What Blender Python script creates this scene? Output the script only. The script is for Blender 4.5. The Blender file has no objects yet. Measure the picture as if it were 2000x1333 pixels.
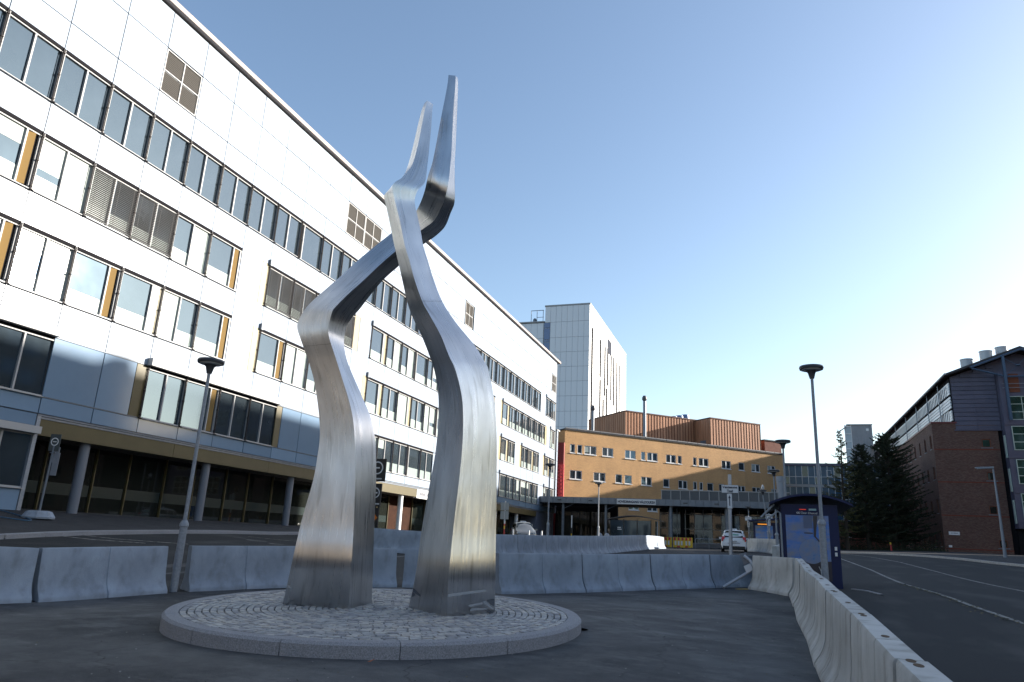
import bpy, bmesh, math, random
import numpy as np
from mathutils import Matrix, Vector
random.seed(7); rng = np.random.default_rng(7)
SC = bpy.context.scene
COL = SC.collection
R = math.radians
# ------------------------------------------------------------------ camera, light, exposure
def setup():
    f = 1401.0
    up = np.array([241., 5006.5, f]); up /= np.linalg.norm(up)          # world up seen in camera axes (right, up, forward)
    yy = np.array([494., -416.5, f]); yy -= up * (yy @ up); yy /= np.linalg.norm(yy)
    xx = np.cross(yy, up)
    if xx[0] < 0: xx = -xx
    W = np.array([xx, yy, up])                                           # rows: world axes in camera axes
    right, upc, fwd = W[:, 0], W[:, 1], W[:, 2]
    M = Matrix(((right[0], upc[0], -fwd[0], 0), (right[1], upc[1], -fwd[1], 0), (right[2], upc[2], -fwd[2], 1.5), (0, 0, 0, 1)))
    cd = bpy.data.cameras.new('camera'); cam = bpy.data.objects.new('camera', cd); COL.objects.link(cam)
    cam.matrix_world = M
    cd.sensor_width = 36; cd.lens = 36 * f / 2000; cd.clip_start = .1; cd.clip_end = 3000
    SC.camera = cam
    az, el = R(56.9), R(16.6)
    w = bpy.data.worlds.new('World'); SC.world = w; w.use_nodes = True
    nt = w.node_tree; bg = nt.nodes['Background']
    sky = nt.nodes.new('ShaderNodeTexSky'); sky.sky_type = 'NISHITA'; sky.sun_disc = False
    sky.sun_elevation = el; sky.sun_rotation = az
    sky.altitude = 100; sky.air_density = 1.0; sky.dust_density = 1.4; sky.ozone_density = 1.4
    nt.links.new(sky.outputs[0], bg.inputs[0]); bg.inputs[1].default_value = .10
    ld = bpy.data.lights.new('sun', 'SUN'); ld.energy = 5.0; ld.angle = R(.5); ld.color = (1, .93, .83)
    lo = bpy.data.objects.new('sun', ld); COL.objects.link(lo)
    d = Vector((math.sin(az) * math.cos(el), math.cos(az) * math.cos(el), math.sin(el)))
    lo.rotation_euler = d.to_track_quat('Z', 'Y').to_euler(); lo.location = (60, 40, 60)
    vs = SC.view_settings; vs.view_transform = 'Standard'; vs.look = 'None'; vs.exposure = 1.5; vs.gamma = 1; vs.use_curve_mapping = False
    SC.cycles.max_bounces = 8; SC.cycles.glossy_bounces = 4; SC.cycles.diffuse_bounces = 5
setup()
# ------------------------------------------------------------------ materials
MATS = {}
def mat(name, c, rough=.6, metal=0., c2=None, scale=3., detail=4., bump=0., bscale=40., spec=.5, ior=1.45, stretch=None, emis=0, coords='Object', lo=.35, hi=.65, dirt=None, rnd=0):
    if name in MATS: return MATS[name]
    m = bpy.data.materials.new(name); m.use_nodes = True; nt = m.node_tree; N = nt.nodes; L = nt.links
    b = N['Principled BSDF']
    b.inputs['Roughness'].default_value = rough; b.inputs['Metallic'].default_value = metal
    b.inputs['IOR'].default_value = ior; b.inputs['Specular IOR Level'].default_value = spec
    b.inputs['Base Color'].default_value = (*c, 1)
    tc = N.new('ShaderNodeTexCoord'); vec = tc.outputs[coords]
    if stretch:
        mp = N.new('ShaderNodeMapping'); mp.inputs['Scale'].default_value = stretch; L.new(vec, mp.inputs[0]); vec = mp.outputs[0]
    if c2 is not None:
        n = N.new('ShaderNodeTexNoise'); n.inputs['Scale'].default_value = scale; n.inputs['Detail'].default_value = detail; n.inputs['Roughness'].default_value = .62
        L.new(vec, n.inputs['Vector'])
        r = N.new('ShaderNodeMapRange'); r.inputs[1].default_value = lo; r.inputs[2].default_value = hi; L.new(n.outputs[0], r.inputs[0])
        mx = N.new('ShaderNodeMix'); mx.data_type = 'RGBA'; mx.inputs[6].default_value = (*c, 1); mx.inputs[7].default_value = (*c2, 1)
        L.new(r.outputs[0], mx.inputs[0]); out = mx.outputs[2]
        if dirt:                                                    # (colour, scale, amount): a second layer of finer stains
            n2 = N.new('ShaderNodeTexNoise'); n2.inputs['Scale'].default_value = dirt[1]; n2.inputs['Detail'].default_value = 6; L.new(vec, n2.inputs['Vector'])
            r2 = N.new('ShaderNodeMapRange'); r2.inputs[1].default_value = .52; r2.inputs[2].default_value = .72; r2.inputs[4].default_value = dirt[2]; L.new(n2.outputs[0], r2.inputs[0])
            m2 = N.new('ShaderNodeMix'); m2.data_type = 'RGBA'; m2.inputs[7].default_value = (*dirt[0], 1); L.new(out, m2.inputs[6]); L.new(r2.outputs[0], m2.inputs[0]); out = m2.outputs[2]
        if rnd:                                                     # each piece a touch lighter or darker than its neighbour
            oi = N.new('ShaderNodeObjectInfo'); rm = N.new('ShaderNodeMapRange'); rm.inputs[3].default_value = 1-rnd; rm.inputs[4].default_value = 1+rnd; L.new(oi.outputs['Random'], rm.inputs[0])
            sc_ = N.new('ShaderNodeVectorMath'); sc_.operation = 'SCALE'; L.new(out, sc_.inputs[0]); L.new(rm.outputs[0], sc_.inputs[3]); out = sc_.outputs[0]
        L.new(out, b.inputs['Base Color'])
        rr = N.new('ShaderNodeMapRange'); rr.inputs[3].default_value = max(0, rough - .08); rr.inputs[4].default_value = min(1, rough + .08); L.new(n.outputs[0], rr.inputs[0]); L.new(rr.outputs[0], b.inputs['Roughness'])
    if bump:
        nb = N.new('ShaderNodeTexNoise'); nb.inputs['Scale'].default_value = bscale; nb.inputs['Detail'].default_value = 5; L.new(vec, nb.inputs['Vector'])
        bp = N.new('ShaderNodeBump'); bp.inputs['Strength'].default_value = bump; bp.inputs['Distance'].default_value = .02; L.new(nb.outputs[0], bp.inputs['Height']); L.new(bp.outputs[0], b.inputs['Normal'])
    if emis:
        b.inputs['Emission Color'].default_value = (*c, 1); b.inputs['Emission Strength'].default_value = emis
    MATS[name] = m; return m
def brick_mat(name, c1, c2, mortar, bw=.25, bh=.075, msize=.012, offset=.5):
    if name in MATS: return MATS[name]
    m = bpy.data.materials.new(name); m.use_nodes = True; nt = m.node_tree; N = nt.nodes; L = nt.links; b = N['Principled BSDF']
    uv = N.new('ShaderNodeUVMap'); uv.uv_map = 'UVMap'
    t = N.new('ShaderNodeTexBrick'); t.inputs['Scale'].default_value = 1; t.inputs['Brick Width'].default_value = bw; t.inputs['Row Height'].default_value = bh
    t.inputs['Mortar Size'].default_value = msize; t.inputs['Color1'].default_value = (*c1, 1); t.inputs['Color2'].default_value = (*c2, 1); t.inputs['Mortar'].default_value = (*mortar, 1); t.offset = offset
    L.new(uv.outputs[0], t.inputs['Vector'])
    n = N.new('ShaderNodeTexNoise'); n.inputs['Scale'].default_value = .35; n.inputs['Detail'].default_value = 6; L.new(uv.outputs[0], n.inputs['Vector'])
    r = N.new('ShaderNodeMapRange'); r.inputs[3].default_value = .72; r.inputs[4].default_value = 1.25; L.new(n.outputs[0], r.inputs[0])
    mx = N.new('ShaderNodeVectorMath'); mx.operation = 'SCALE'; L.new(t.outputs[0], mx.inputs[0]); L.new(r.outputs[0], mx.inputs[3]); L.new(mx.outputs[0], b.inputs['Base Color'])
    bp = N.new('ShaderNodeBump'); bp.inputs['Strength'].default_value = .5; bp.inputs['Distance'].default_value = .01; L.new(t.outputs['Fac'], bp.inputs['Height']); bp.invert = True; L.new(bp.outputs[0], b.inputs['Normal'])
    b.inputs['Roughness'].default_value = .85; MATS[name] = m; return m
def steel_mat():
    m = bpy.data.materials.new('brushed_steel'); m.use_nodes = True; nt = m.node_tree; N = nt.nodes; L = nt.links; b = N['Principled BSDF']
    b.inputs['Metallic'].default_value = 1; b.inputs['Anisotropic'].default_value = .72
    uv = N.new('ShaderNodeUVMap'); uv.uv_map = 'UVMap'
    tg = N.new('ShaderNodeTangent'); tg.direction_type = 'UV_MAP'; tg.uv_map = 'UVMap'; L.new(tg.outputs[0], b.inputs['Tangent'])
    mp = N.new('ShaderNodeMapping'); mp.inputs['Scale'].default_value = (26, .45, 1); L.new(uv.outputs[0], mp.inputs[0])
    st = N.new('ShaderNodeTexNoise'); st.inputs['Scale'].default_value = 1; st.inputs['Detail'].default_value = 7; st.inputs['Roughness'].default_value = .7; L.new(mp.outputs[0], st.inputs['Vector'])
    mp2 = N.new('ShaderNodeMapping'); mp2.inputs['Scale'].default_value = (2.2, .8, 1); L.new(uv.outputs[0], mp2.inputs[0])
    bl = N.new('ShaderNodeTexNoise'); bl.inputs['Scale'].default_value = 1; bl.inputs['Detail'].default_value = 5; L.new(mp2.outputs[0], bl.inputs['Vector'])
    mp3 = N.new('ShaderNodeMapping'); mp3.inputs['Scale'].default_value = (9, .9, 1); L.new(uv.outputs[0], mp3.inputs[0])
    sm = N.new('ShaderNodeTexNoise'); sm.inputs['Scale'].default_value = 1; sm.inputs['Detail'].default_value = 3; L.new(mp3.outputs[0], sm.inputs['Vector'])
    r1 = N.new('ShaderNodeMapRange'); r1.inputs[1].default_value = .3; r1.inputs[2].default_value = .7; r1.inputs[3].default_value = .22; r1.inputs[4].default_value = .42; L.new(st.outputs[0], r1.inputs[0])
    L.new(r1.outputs[0], b.inputs['Roughness'])
    mx = N.new('ShaderNodeMix'); mx.data_type = 'RGBA'; mx.inputs[6].default_value = (.46, .465, .475, 1); mx.inputs[7].default_value = (.70, .70, .70, 1)
    r2 = N.new('ShaderNodeMapRange'); r2.inputs[1].default_value = .3; r2.inputs[2].default_value = .7; L.new(bl.outputs[0], r2.inputs[0])
    ad = N.new('ShaderNodeMath'); ad.operation = 'MULTIPLY_ADD'; ad.inputs[1].default_value = .5; L.new(st.outputs[0], ad.inputs[0]); L.new(r2.outputs[0], ad.inputs[2])
    sb = N.new('ShaderNodeMath'); sb.operation = 'SUBTRACT'; sb.inputs[1].default_value = .25; sb.use_clamp = True; L.new(ad.outputs[0], sb.inputs[0]); L.new(sb.outputs[0], mx.inputs[0])
    r3 = N.new('ShaderNodeMapRange'); r3.inputs[1].default_value = .57; r3.inputs[2].default_value = .76; r3.inputs[4].default_value = .62; L.new(sm.outputs[0], r3.inputs[0])
    m2 = N.new('ShaderNodeMix'); m2.data_type = 'RGBA'; m2.inputs[7].default_value = (.2, .19, .17, 1); L.new(mx.outputs[2], m2.inputs[6]); L.new(r3.outputs[0], m2.inputs[0]); L.new(m2.outputs[2], b.inputs['Base Color'])
    bp = N.new('ShaderNodeBump'); bp.inputs['Strength'].default_value = .12; bp.inputs['Distance'].default_value = .004; L.new(st.outputs[0], bp.inputs['Height'])
    bp2 = N.new('ShaderNodeBump'); bp2.inputs['Strength'].default_value = .35; bp2.inputs['Distance'].default_value = .02; L.new(bl.outputs[0], bp2.inputs['Height']); L.new(bp.outputs[0], bp2.inputs['Normal']); L.new(bp2.outputs[0], b.inputs['Normal'])
    return m
M_STEEL = steel_mat()
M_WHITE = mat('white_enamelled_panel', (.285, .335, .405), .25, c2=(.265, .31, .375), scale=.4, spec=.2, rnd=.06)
M_BLUEG = mat('shaded_blue_grey_glass_panel', (.165, .24, .335), .12, c2=(.145, .21, .295), scale=.3, spec=.4, rnd=.1)  # glassy blue-grey for shaded stretches only; shade is partly in the colour
M_WHITEM = mat('white_mullion', (.34, .34, .345), .5, spec=.25)
M_RAIL = mat('dark_guide_rail', (.035, .03, .03), .6, spec=.08)
M_DARK = mat('dark_recess', (.014, .014, .016), .9, spec=.03)
M_GLASS = mat('coated_window_glass', (.022, .030, .036), .02, ior=2.0, c2=(.032, .042, .05), scale=.3)
M_GLASS.node_tree.nodes['Principled BSDF'].inputs['Specular Tint'].default_value = (.45, .70, 1, 1)
M_GLASSD = mat('dark_shop_glass', (.012, .014, .012), .03, ior=1.6)
M_FROST = mat('frosted_glass', (.26, .31, .30), .12, ior=1.6)
M_BLINDW = mat('white_roller_blind', (.30, .345, .335), .1, ior=1.6)
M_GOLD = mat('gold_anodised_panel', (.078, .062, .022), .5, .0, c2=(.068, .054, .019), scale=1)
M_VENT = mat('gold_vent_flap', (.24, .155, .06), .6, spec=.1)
M_CREAM = mat('cream_glass_strip', (.34, .30, .20), .2)
M_SLAT = mat('grey_blind_slat', (.095, .095, .098), .7, spec=.1)
M_GALV = mat('galvanised_steel', (.26, .285, .32), .5, .15, c2=(.20, .22, .25), scale=20)
M_LAMPD = mat('dark_lamp_metal', (.07, .075, .085), .4, .4)
M_LAMPW = mat('white_lamp_diffuser', (.6, .62, .62), .4)
M_GREYM = mat('grey_painted_metal', (.16, .18, .21), .45, .2, c2=(.13, .15, .18), scale=2)
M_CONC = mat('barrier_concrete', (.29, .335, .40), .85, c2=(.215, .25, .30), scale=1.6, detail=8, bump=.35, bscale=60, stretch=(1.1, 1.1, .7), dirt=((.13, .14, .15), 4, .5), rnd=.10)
M_CONC2 = mat('barrier_concrete_warm_lit', (.47, .47, .455), .85, c2=(.37, .37, .355), scale=1.5, detail=8, bump=.35, bscale=60, stretch=(1.1, 1.1, .7), dirt=((.20, .19, .16), 4, .6), rnd=.08)  # same concrete, paler and warmer: bounced light of the sunlit facade put into colour
M_GRAN = mat('grey_granite', (.34, .34, .355), .8, c2=(.17, .17, .18), scale=70, detail=4, bump=.5, bscale=120)
M_SETT = mat('granite_sett', (.42, .415, .41), .75, c2=(.26, .26, .26), scale=7, detail=5, bump=.5, bscale=70)
M_SETT2 = mat('granite_sett_warm', (.48, .46, .43), .75, c2=(.34, .32, .30), scale=9, detail=5, bump=.5, bscale=70)
M_SETT3 = mat('granite_sett_dark', (.31, .31, .32), .75, c2=(.2, .2, .21), scale=8, detail=5, bump=.5, bscale=70)
M_BLACK = mat('black_plastic', (.012, .012, .013), .45)
M_TYRE = mat('tyre_rubber', (.018, .018, .018), .8)
M_RED = mat('red_paint', (.45, .03, .035), .4)
M_YEL = mat('yellow_paint', (.65, .42, .03), .5)
M_SIGNW = mat('white_sign_face', (.62, .63, .64), .5)
M_INK = mat('dark_print', (.03, .035, .06), .6)
M_CARW = mat('white_car_paint', (.62, .64, .67), .15, ior=1.6)
M_CARS = mat('silver_car_paint', (.16, .165, .17), .25, .3)
M_TAIL = mat('red_tail_lamp', (.5, .02, .03), .2)
M_NAVY = mat('navy_painted_metal', (.006, .014, .06), .45, spec=.3)
M_BARK = mat('dark_bark', (.05, .04, .03), .9, c2=(.03, .025, .02), scale=12, bump=.6, bscale=30)
M_COPPER = mat('copper_cladding', (.46, .225, .125), .55, .1, c2=(.34, .155, .08), rnd=.12, scale=.5, detail=6, stretch=(1, 1, .25))
M_PURP = mat('slate_blue_cladding', (.10, .10, .145), .5, .25, c2=(.085, .085, .125), scale=.8, rnd=.1)
M_SILV = mat('silver_louvre_metal', (.42, .43, .46), .35, .7)
M_GREENG = mat('green_tinted_glass', (.010, .035, .026), .05, ior=1.7, c2=(.014, .05, .036), scale=.8)
M_FRAMEW = mat('white_window_frame', (.66, .67, .68), .4)
M_ROOF = mat('dark_roof_felt', (.045, .045, .05), .8)
M_ASPH = None
# ------------------------------------------------------------------ mesh helpers
class MB:
    def __init__(s): s.v = []; s.f = []; s.mi = []
    def quad(s, a, b, c, d, mi=0): n = len(s.v); s.v += [tuple(a), tuple(b), tuple(c), tuple(d)]; s.f.append((n, n+1, n+2, n+3)); s.mi.append(mi); return s
    def tri(s, a, b, c, mi=0): n = len(s.v); s.v += [tuple(a), tuple(b), tuple(c)]; s.f.append((n, n+1, n+2)); s.mi.append(mi); return s
    def box(s, x0, x1, y0, y1, z0, z1, mi=0):
        n = len(s.v); s.v += [(x0,y0,z0),(x1,y0,z0),(x1,y1,z0),(x0,y1,z0),(x0,y0,z1),(x1,y0,z1),(x1,y1,z1),(x0,y1,z1)]
        for f in ((0,3,2,1),(4,5,6,7),(0,1,5,4),(1,2,6,5),(2,3,7,6),(3,0,4,7)): s.f.append(tuple(n+i for i in f)); s.mi.append(mi)
        return s
    def obox(s, c, ax, ay, az, mi=0):                                  # oriented box: centre and three half-axis vectors
        c, ax, ay, az = map(np.array, (c, ax, ay, az)); n = len(s.v)
        for k in (-1, 1):
            for i, j in ((-1,-1),(1,-1),(1,1),(-1,1)): s.v.append(tuple(c + i*ax + j*ay + k*az))
        for f in ((0,3,2,1),(4,5,6,7),(0,1,5,4),(1,2,6,5),(2,3,7,6),(3,0,4,7)): s.f.append(tuple(n+i for i in f)); s.mi.append(mi)
        return s
    def tube(s, pts, rad, seg=10, mi=0, caps=True):
        pts = [np.array(p, float) for p in pts]; rads = rad if isinstance(rad, (list, tuple)) else [rad]*len(pts)
        rings = []
        for i, p in enumerate(pts):
            t = pts[min(i+1, len(pts)-1)] - pts[max(i-1, 0)]; t = t/(np.linalg.norm(t)+1e-9)
            a = np.array([0,0,1.]) if abs(t[2]) < .9 else np.array([1.,0,0]); u = np.cross(t, a); u /= np.linalg.norm(u); w = np.cross(t, u)
            rings.append([len(s.v)+k for k in range(seg)])
            for k in range(seg): an = 2*math.pi*k/seg; s.v.append(tuple(p + rads[i]*(math.cos(an)*u + math.sin(an)*w)))
        for i in range(len(pts)-1):
            for k in range(seg): s.f.append((rings[i][k], rings[i][(k+1)%seg], rings[i+1][(k+1)%seg], rings[i+1][k])); s.mi.append(mi)
        if caps: s.f.append(tuple(reversed(rings[0]))); s.mi.append(mi); s.f.append(tuple(rings[-1])); s.mi.append(mi)
        return s
    def lathe(s, prof, seg=24, c=(0,0,0), mi=0):                        # profile [(r, z)] about the z axis
        base = len(s.v)
        for r, z in prof:
            for k in range(seg): an = 2*math.pi*k/seg; s.v.append((c[0]+r*math.cos(an), c[1]+r*math.sin(an), c[2]+z))
        for i in range(len(prof)-1):
            for k in range(seg): a = base+i*seg+k; b = base+i*seg+(k+1)%seg; s.f.append((a, b, b+seg, a+seg)); s.mi.append(mi)
        s.f.append(tuple(base+k for k in reversed(range(seg)))); s.mi.append(mi)
        s.f.append(tuple(base+(len(prof)-1)*seg+k for k in range(seg))); s.mi.append(mi)
        return s
    def prism(s, poly, y0, y1, axis='y', mi=0):                         # poly [(a, z)] extruded along y (or x)
        n = len(s.v); m = len(poly)
        for yy in (y0, y1):
            for a, z in poly: s.v.append((a, yy, z) if axis == 'y' else (yy, a, z))
        for i in range(m): j = (i+1) % m; s.f.append((n+i, n+j, n+m+j, n+m+i)); s.mi.append(mi)
        s.f.append(tuple(n+i for i in reversed(range(m)))); s.mi.append(mi); s.f.append(tuple(n+m+i for i in range(m))); s.mi.append(mi)
        return s
    def mesh(s, name, mats, origin=(0,0,0), smooth=False, fix=True):
        me = bpy.data.meshes.new(name)
        o = np.array(origin); me.from_pydata([tuple(np.array(p)-o) for p in s.v], [], s.f)
        for m in (mats if isinstance(mats, (list, tuple)) else [mats]): me.materials.append(m)
        me.polygons.foreach_set('material_index', s.mi)
        if fix:
            bm = bmesh.new(); bm.from_mesh(me); bmesh.ops.remove_doubles(bm, verts=bm.verts, dist=1e-5); bmesh.ops.recalc_face_normals(bm, faces=bm.faces)
            if smooth:
                for e in bm.edges:
                    if len(e.link_faces) == 2 and e.calc_face_angle(0) > .6: e.smooth = False
                for fc in bm.faces: fc.smooth = True
            bm.to_mesh(me); bm.free()
        uv = me.uv_layers.new(name='UVMap'); vs = me.vertices
        data = np.zeros(len(me.loops)*2)
        for p in me.polygons:
            nx, ny, nz = p.normal
            for li in p.loop_indices:
                co = vs[me.loops[li].vertex_index].co
                if abs(nz) > .8: a, b2 = co.x, co.y
                else:
                    l = math.hypot(nx, ny) or 1; a = co.x*(-ny/l) + co.y*(nx/l); b2 = co.z
                data[2*li] = a; data[2*li+1] = b2
        uv.data.foreach_set('uv', data)
        return me
WORLD = {}
def link(o, parent=None, loc=(0,0,0)):
    COL.objects.link(o)
    if parent is not None: o.parent = parent; p0 = WORLD[parent.name]; o.location = tuple(np.array(loc)-p0)
    else: o.location = loc
    WORLD[o.name] = np.array(loc, float)
    return o
def tag(o, label=None, cat=None, group=None, kind=None):
    if label: o['label'] = label
    if cat: o['category'] = cat
    if group: o['group'] = group
    if kind: o['kind'] = kind
    return o
def thing(name, loc, label, cat, group=None):
    o = bpy.data.objects.new(name, None); o.empty_display_size = .3; link(o, None, loc); return tag(o, label, cat, group)
def part(name, mb, mats, parent=None, origin=None, smooth=False):      # mb in world coordinates
    org = origin if origin is not None else (WORLD[parent.name] if parent is not None else (0,0,0))
    o = bpy.data.objects.new(name, mb.mesh(name, mats, org, smooth)); return link(o, parent, org)
def inst(name, me, parent, loc, rot=None):                             # shared mesh in local coordinates
    o = bpy.data.objects.new(name, me); link(o, parent, loc)
    if rot is not None: o.rotation_euler = rot
    return o
def copy_tree(o, loc, rz=None, label=None, group=None):
    c = o.copy(); COL.objects.link(c); c.location = loc
    if rz is not None: c.rotation_euler = (0, 0, rz)
    if label: c['label'] = label
    if group: c['group'] = group
    for ch in o.children:
        d = ch.copy(); COL.objects.link(d); d.parent = c
        for g2 in ch.children:
            e = g2.copy(); COL.objects.link(e); e.parent = d
    return c
def text_mesh(txt, size, depth=.004, align='CENTER', bold=0):
    cu = bpy.data.curves.new('text', 'FONT'); cu.body = txt; cu.size = size; cu.extrude = depth; cu.align_x = align; cu.align_y = 'CENTER'; cu.offset = bold; cu.resolution_u = 3
    o = bpy.data.objects.new('text', cu); COL.objects.link(o); dg = bpy.context.evaluated_depsgraph_get(); dg.update()
    me = bpy.data.meshes.new_from_object(o.evaluated_get(dg)); bpy.data.objects.remove(o); return me
def scribble(name, w, h, n, parent, c, ax, nrm, m):                     # a line of print too small to read: a row of short strokes
    mb = MB(); rnd = random.Random(n*7+1); c, ax, nrm = np.array(c, float), np.array(ax, float), np.array(nrm, float); p = w/n
    for i in range(n):
        if rnd.random() < .14: continue
        hh = h*rnd.uniform(.7, 1); mb.obox(c+ax*(-w/2+p*(i+.5)), ax*p*.36, nrm*.002, np.array([0, 0, hh/2]))
    return part(name, mb, m, parent)
def text_part(name, txt, size, parent, loc, rot, m, bold=0, sx=1.0):
    me = text_mesh(txt, size, bold=bold); me.materials.clear(); me.materials.append(m)
    o = bpy.data.objects.new(name, me); link(o, parent, loc); o.rotation_euler = rot; o.scale = (sx, 1, 1); return o
# ------------------------------------------------------------------ ground: smooth hillside through surveyed heights
GP = np.array([(-13.6,10.8,-.06),(-12.5,13.6,.05),(-9.9,18,.16),(-6.5,18.7,.21),(-4.7,20.4,.27),(-3.2,22.4,.34),(-1.4,23.8,.41),(-.1,27.5,.46),(.5,26.5,.45),
(-6,7.9,.055),(-3.3,9.5,.09),(-2.8,12,.2),(-6,14.4,.27),(-9.2,11.2,.13),(-8.3,8.8,.03),
(0,0,-.25),(2,4,-.15),(-5,3,-.15),(1.2,9,.0),(1.2,16,.2),(-1,8,.02),
(-11.2,31,.79),(-17.3,32,.85),(-2,55,1.5),(-8.6,69.6,1.54),(-8.8,44,1.1),
(2.2,25,.6),(15.3,60,1.95),(20.5,100,2.65),(14,110,2.5),(20.5,160,2.7),(-15,95,1.75),(0,95,2.0),
(-27,-10,1.7),(-27,10,1.7),(-27,30,1.7),(-27,50,1.72),(-27,75,1.74),(-27,97,1.76),
(-19.8,15.5,.85),(-20.5,26,1.1),(-21,38,1.4),(-20,60,1.55),(-10,-20,-1),(15,-20,-.6),(8,8,.1),(12,20,.6),(25,30,1.1),(30,80,2.4),(40,0,.6),(-30,-30,0),(0,180,3),(-40,180,3),(60,120,3)], float)
def _U(r): r2 = r*r; return np.where(r2 > 0, r2*np.log(np.maximum(r2, 1e-12)), 0)
_n = len(GP); _K = _U(np.linalg.norm(GP[:,None,:2]-GP[None,:,:2], axis=2)) + np.eye(_n)*6.0; _P = np.c_[np.ones(_n), GP[:,:2]]
_W = np.linalg.solve(np.block([[_K, _P], [_P.T, np.zeros((3,3))]]), np.r_[GP[:,2], 0, 0, 0])
def g(x, y): r = np.hypot(x-GP[:,0], y-GP[:,1]); return float(_U(r)@_W[:_n] + _W[_n] + _W[_n+1]*x + _W[_n+2]*y)
def grid_sheet(name, xs, ys, dz, m, kind='structure', zf=None):
    X, Y = np.meshgrid(xs, ys); f = zf or g
    v = [(x, y, f(x, y)+dz) for x, y in zip(X.ravel(), Y.ravel())]; nx = len(xs)
    fc = [(j*nx+i, j*nx+i+1, (j+1)*nx+i+1, (j+1)*nx+i) for j in range(len(ys)-1) for i in range(nx-1)]
    me = bpy.data.meshes.new(name); me.from_pydata(v, [], fc); me.materials.append(m)
    me.polygons.foreach_set('use_smooth', [True]*len(fc))
    o = bpy.data.objects.new(name, me); link(o); o['kind'] = kind; return o
def strip(mb, pts, w, dz, mi=0, h=None):                               # ribbon on the ground along pts, optionally a raised kerb
    pts = [np.array(p, float) for p in pts]
    q = [pts[0]]
    for a, b in zip(pts, pts[1:]):
        n = max(1, int(np.linalg.norm(b-a)/1.0))
        for k in range(n): q.append(a+(b-a)*(k+1)/n)
    L_, R_ = [], []
    for i, p in enumerate(q):
        t = q[min(i+1, len(q)-1)]-q[max(i-1, 0)]; t /= np.linalg.norm(t); nn = np.array([-t[1], t[0]])*w/2
        L_.append(p+nn); R_.append(p-nn)
    for i in range(len(q)-1):
        zs = [g(*x) for x in (L_[i], R_[i], R_[i+1], L_[i+1])]; P = [(*x, z+dz) for x, z in zip((L_[i], R_[i], R_[i+1], L_[i+1]), zs)]
        mb.quad(*P, mi)
        if h:
            B = [(p[0], p[1], p[2]-h) for p in P]; mb.quad(P[0], B[0], B[3], P[3], mi); mb.quad(P[1], P[2], B[2], B[1], mi)
    return mb
# ------------------------------------------------------------------ asphalt and ground sheets
def asphalt_mat():
    m = bpy.data.materials.new('worn_asphalt'); m.use_nodes = True; nt = m.node_tree; N = nt.nodes; L = nt.links; b = N['Principled BSDF']
    tc = N.new('ShaderNodeTexCoord'); v = tc.outputs['Object']
    def noise(sc, det=5, st=None, ro=.6):
        n = N.new('ShaderNodeTexNoise'); n.inputs['Scale'].default_value = sc; n.inputs['Detail'].default_value = det; n.inputs['Roughness'].default_value = ro
        if st: mp = N.new('ShaderNodeMapping'); mp.inputs['Scale'].default_value = st; mp.inputs['Rotation'].default_value = (0, 0, .5); L.new(v, mp.inputs[0]); L.new(mp.outputs[0], n.inputs['Vector'])
        else: L.new(v, n.inputs['Vector'])
        return n.outputs[0]
    def mr(x, a, b2, c, d): r = N.new('ShaderNodeMapRange'); r.inputs[1].default_value = a; r.inputs[2].default_value = b2; r.inputs[3].default_value = c; r.inputs[4].default_value = d; L.new(x, r.inputs[0]); return r.outputs[0]
    def mix(f, a, b2):
        x = N.new('ShaderNodeMix'); x.data_type = 'RGBA'; L.new(f, x.inputs[0])
        for i, c in ((6, a), (7, b2)):
            if isinstance(c, tuple): x.inputs[i].default_value = (*c, 1)
            else: L.new(c, x.inputs[i])
        return x.outputs[2]
    big = mr(noise(.3, 7, (1, 1.2, 1), .7), .40, .62, 0, 1)
    b.inputs['Specular IOR Level'].default_value = .3
    c = mix(big, (.028, .029, .032), (.066, .068, .071))
    c = mix(mr(noise(.9, 8, (1, 1.5, 1), .7), .50, .68, 0, .8), c, (.12, .12, .118))
    c = mix(mr(noise(150, 2), .55, .7, 0, .55), c, (.16, .155, .15))
    c = mix(mr(noise(.6, 8, None, .7), .60, .68, 0, .5), c, (.028, .028, .03))
    vor = N.new('ShaderNodeTexVoronoi'); vor.feature = 'DISTANCE_TO_EDGE'; vor.inputs['Scale'].default_value = .23
    nz = N.new('ShaderNodeTexNoise'); nz.inputs['Scale'].default_value = .9; nz.inputs['Detail'].default_value = 6; L.new(v, nz.inputs['Vector'])
    va = N.new('ShaderNodeVectorMath'); va.operation = 'MULTIPLY_ADD'; va.inputs[1].default_value = (2.2, 2.2, 0); L.new(nz.outputs['Color'], va.inputs[0]); L.new(v, va.inputs[2]); L.new(va.outputs[0], vor.inputs['Vector'])
    cr = mr(vor.outputs['Distance'], .0, .006, .7, 0)
    c = mix(cr, c, (.02, .02, .02))
    L.new(c, b.inputs['Base Color']); L.new(mr(big, 0, 1, .82, .7), b.inputs['Roughness'])
    bp = N.new('ShaderNodeBump'); bp.inputs['Strength'].default_value = .5; bp.inputs['Distance'].default_value = .006; L.new(noise(180, 3), bp.inputs['Height']); L.new(bp.outputs[0], b.inputs['Normal'])
    return m
M_ASPH = asphalt_mat()
M_ASPH2 = mat('dark_pavement_asphalt', (.028, .028, .031), .85, c2=(.018, .018, .02), scale=1.2, detail=7, bump=.4, bscale=150)
M_LINE = mat('worn_white_road_paint', (.30, .29, .27), .8, c2=(.06, .06, .06), scale=5, detail=8, lo=.42, hi=.62)
M_GRASS = mat('rough_grass', (.035, .05, .015), .9, c2=(.06, .06, .025), scale=6)
def gc(x, y): return g(min(max(x, -45), 55), min(max(y, -25), 190))
def axis(a, b, fine, far):
    c = list(np.arange(a, b+.01, fine)); return [-far, -far*.5, a-90, a-40, a-15] + c + [b+15, b+40, b+90, far*.5, far]
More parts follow.
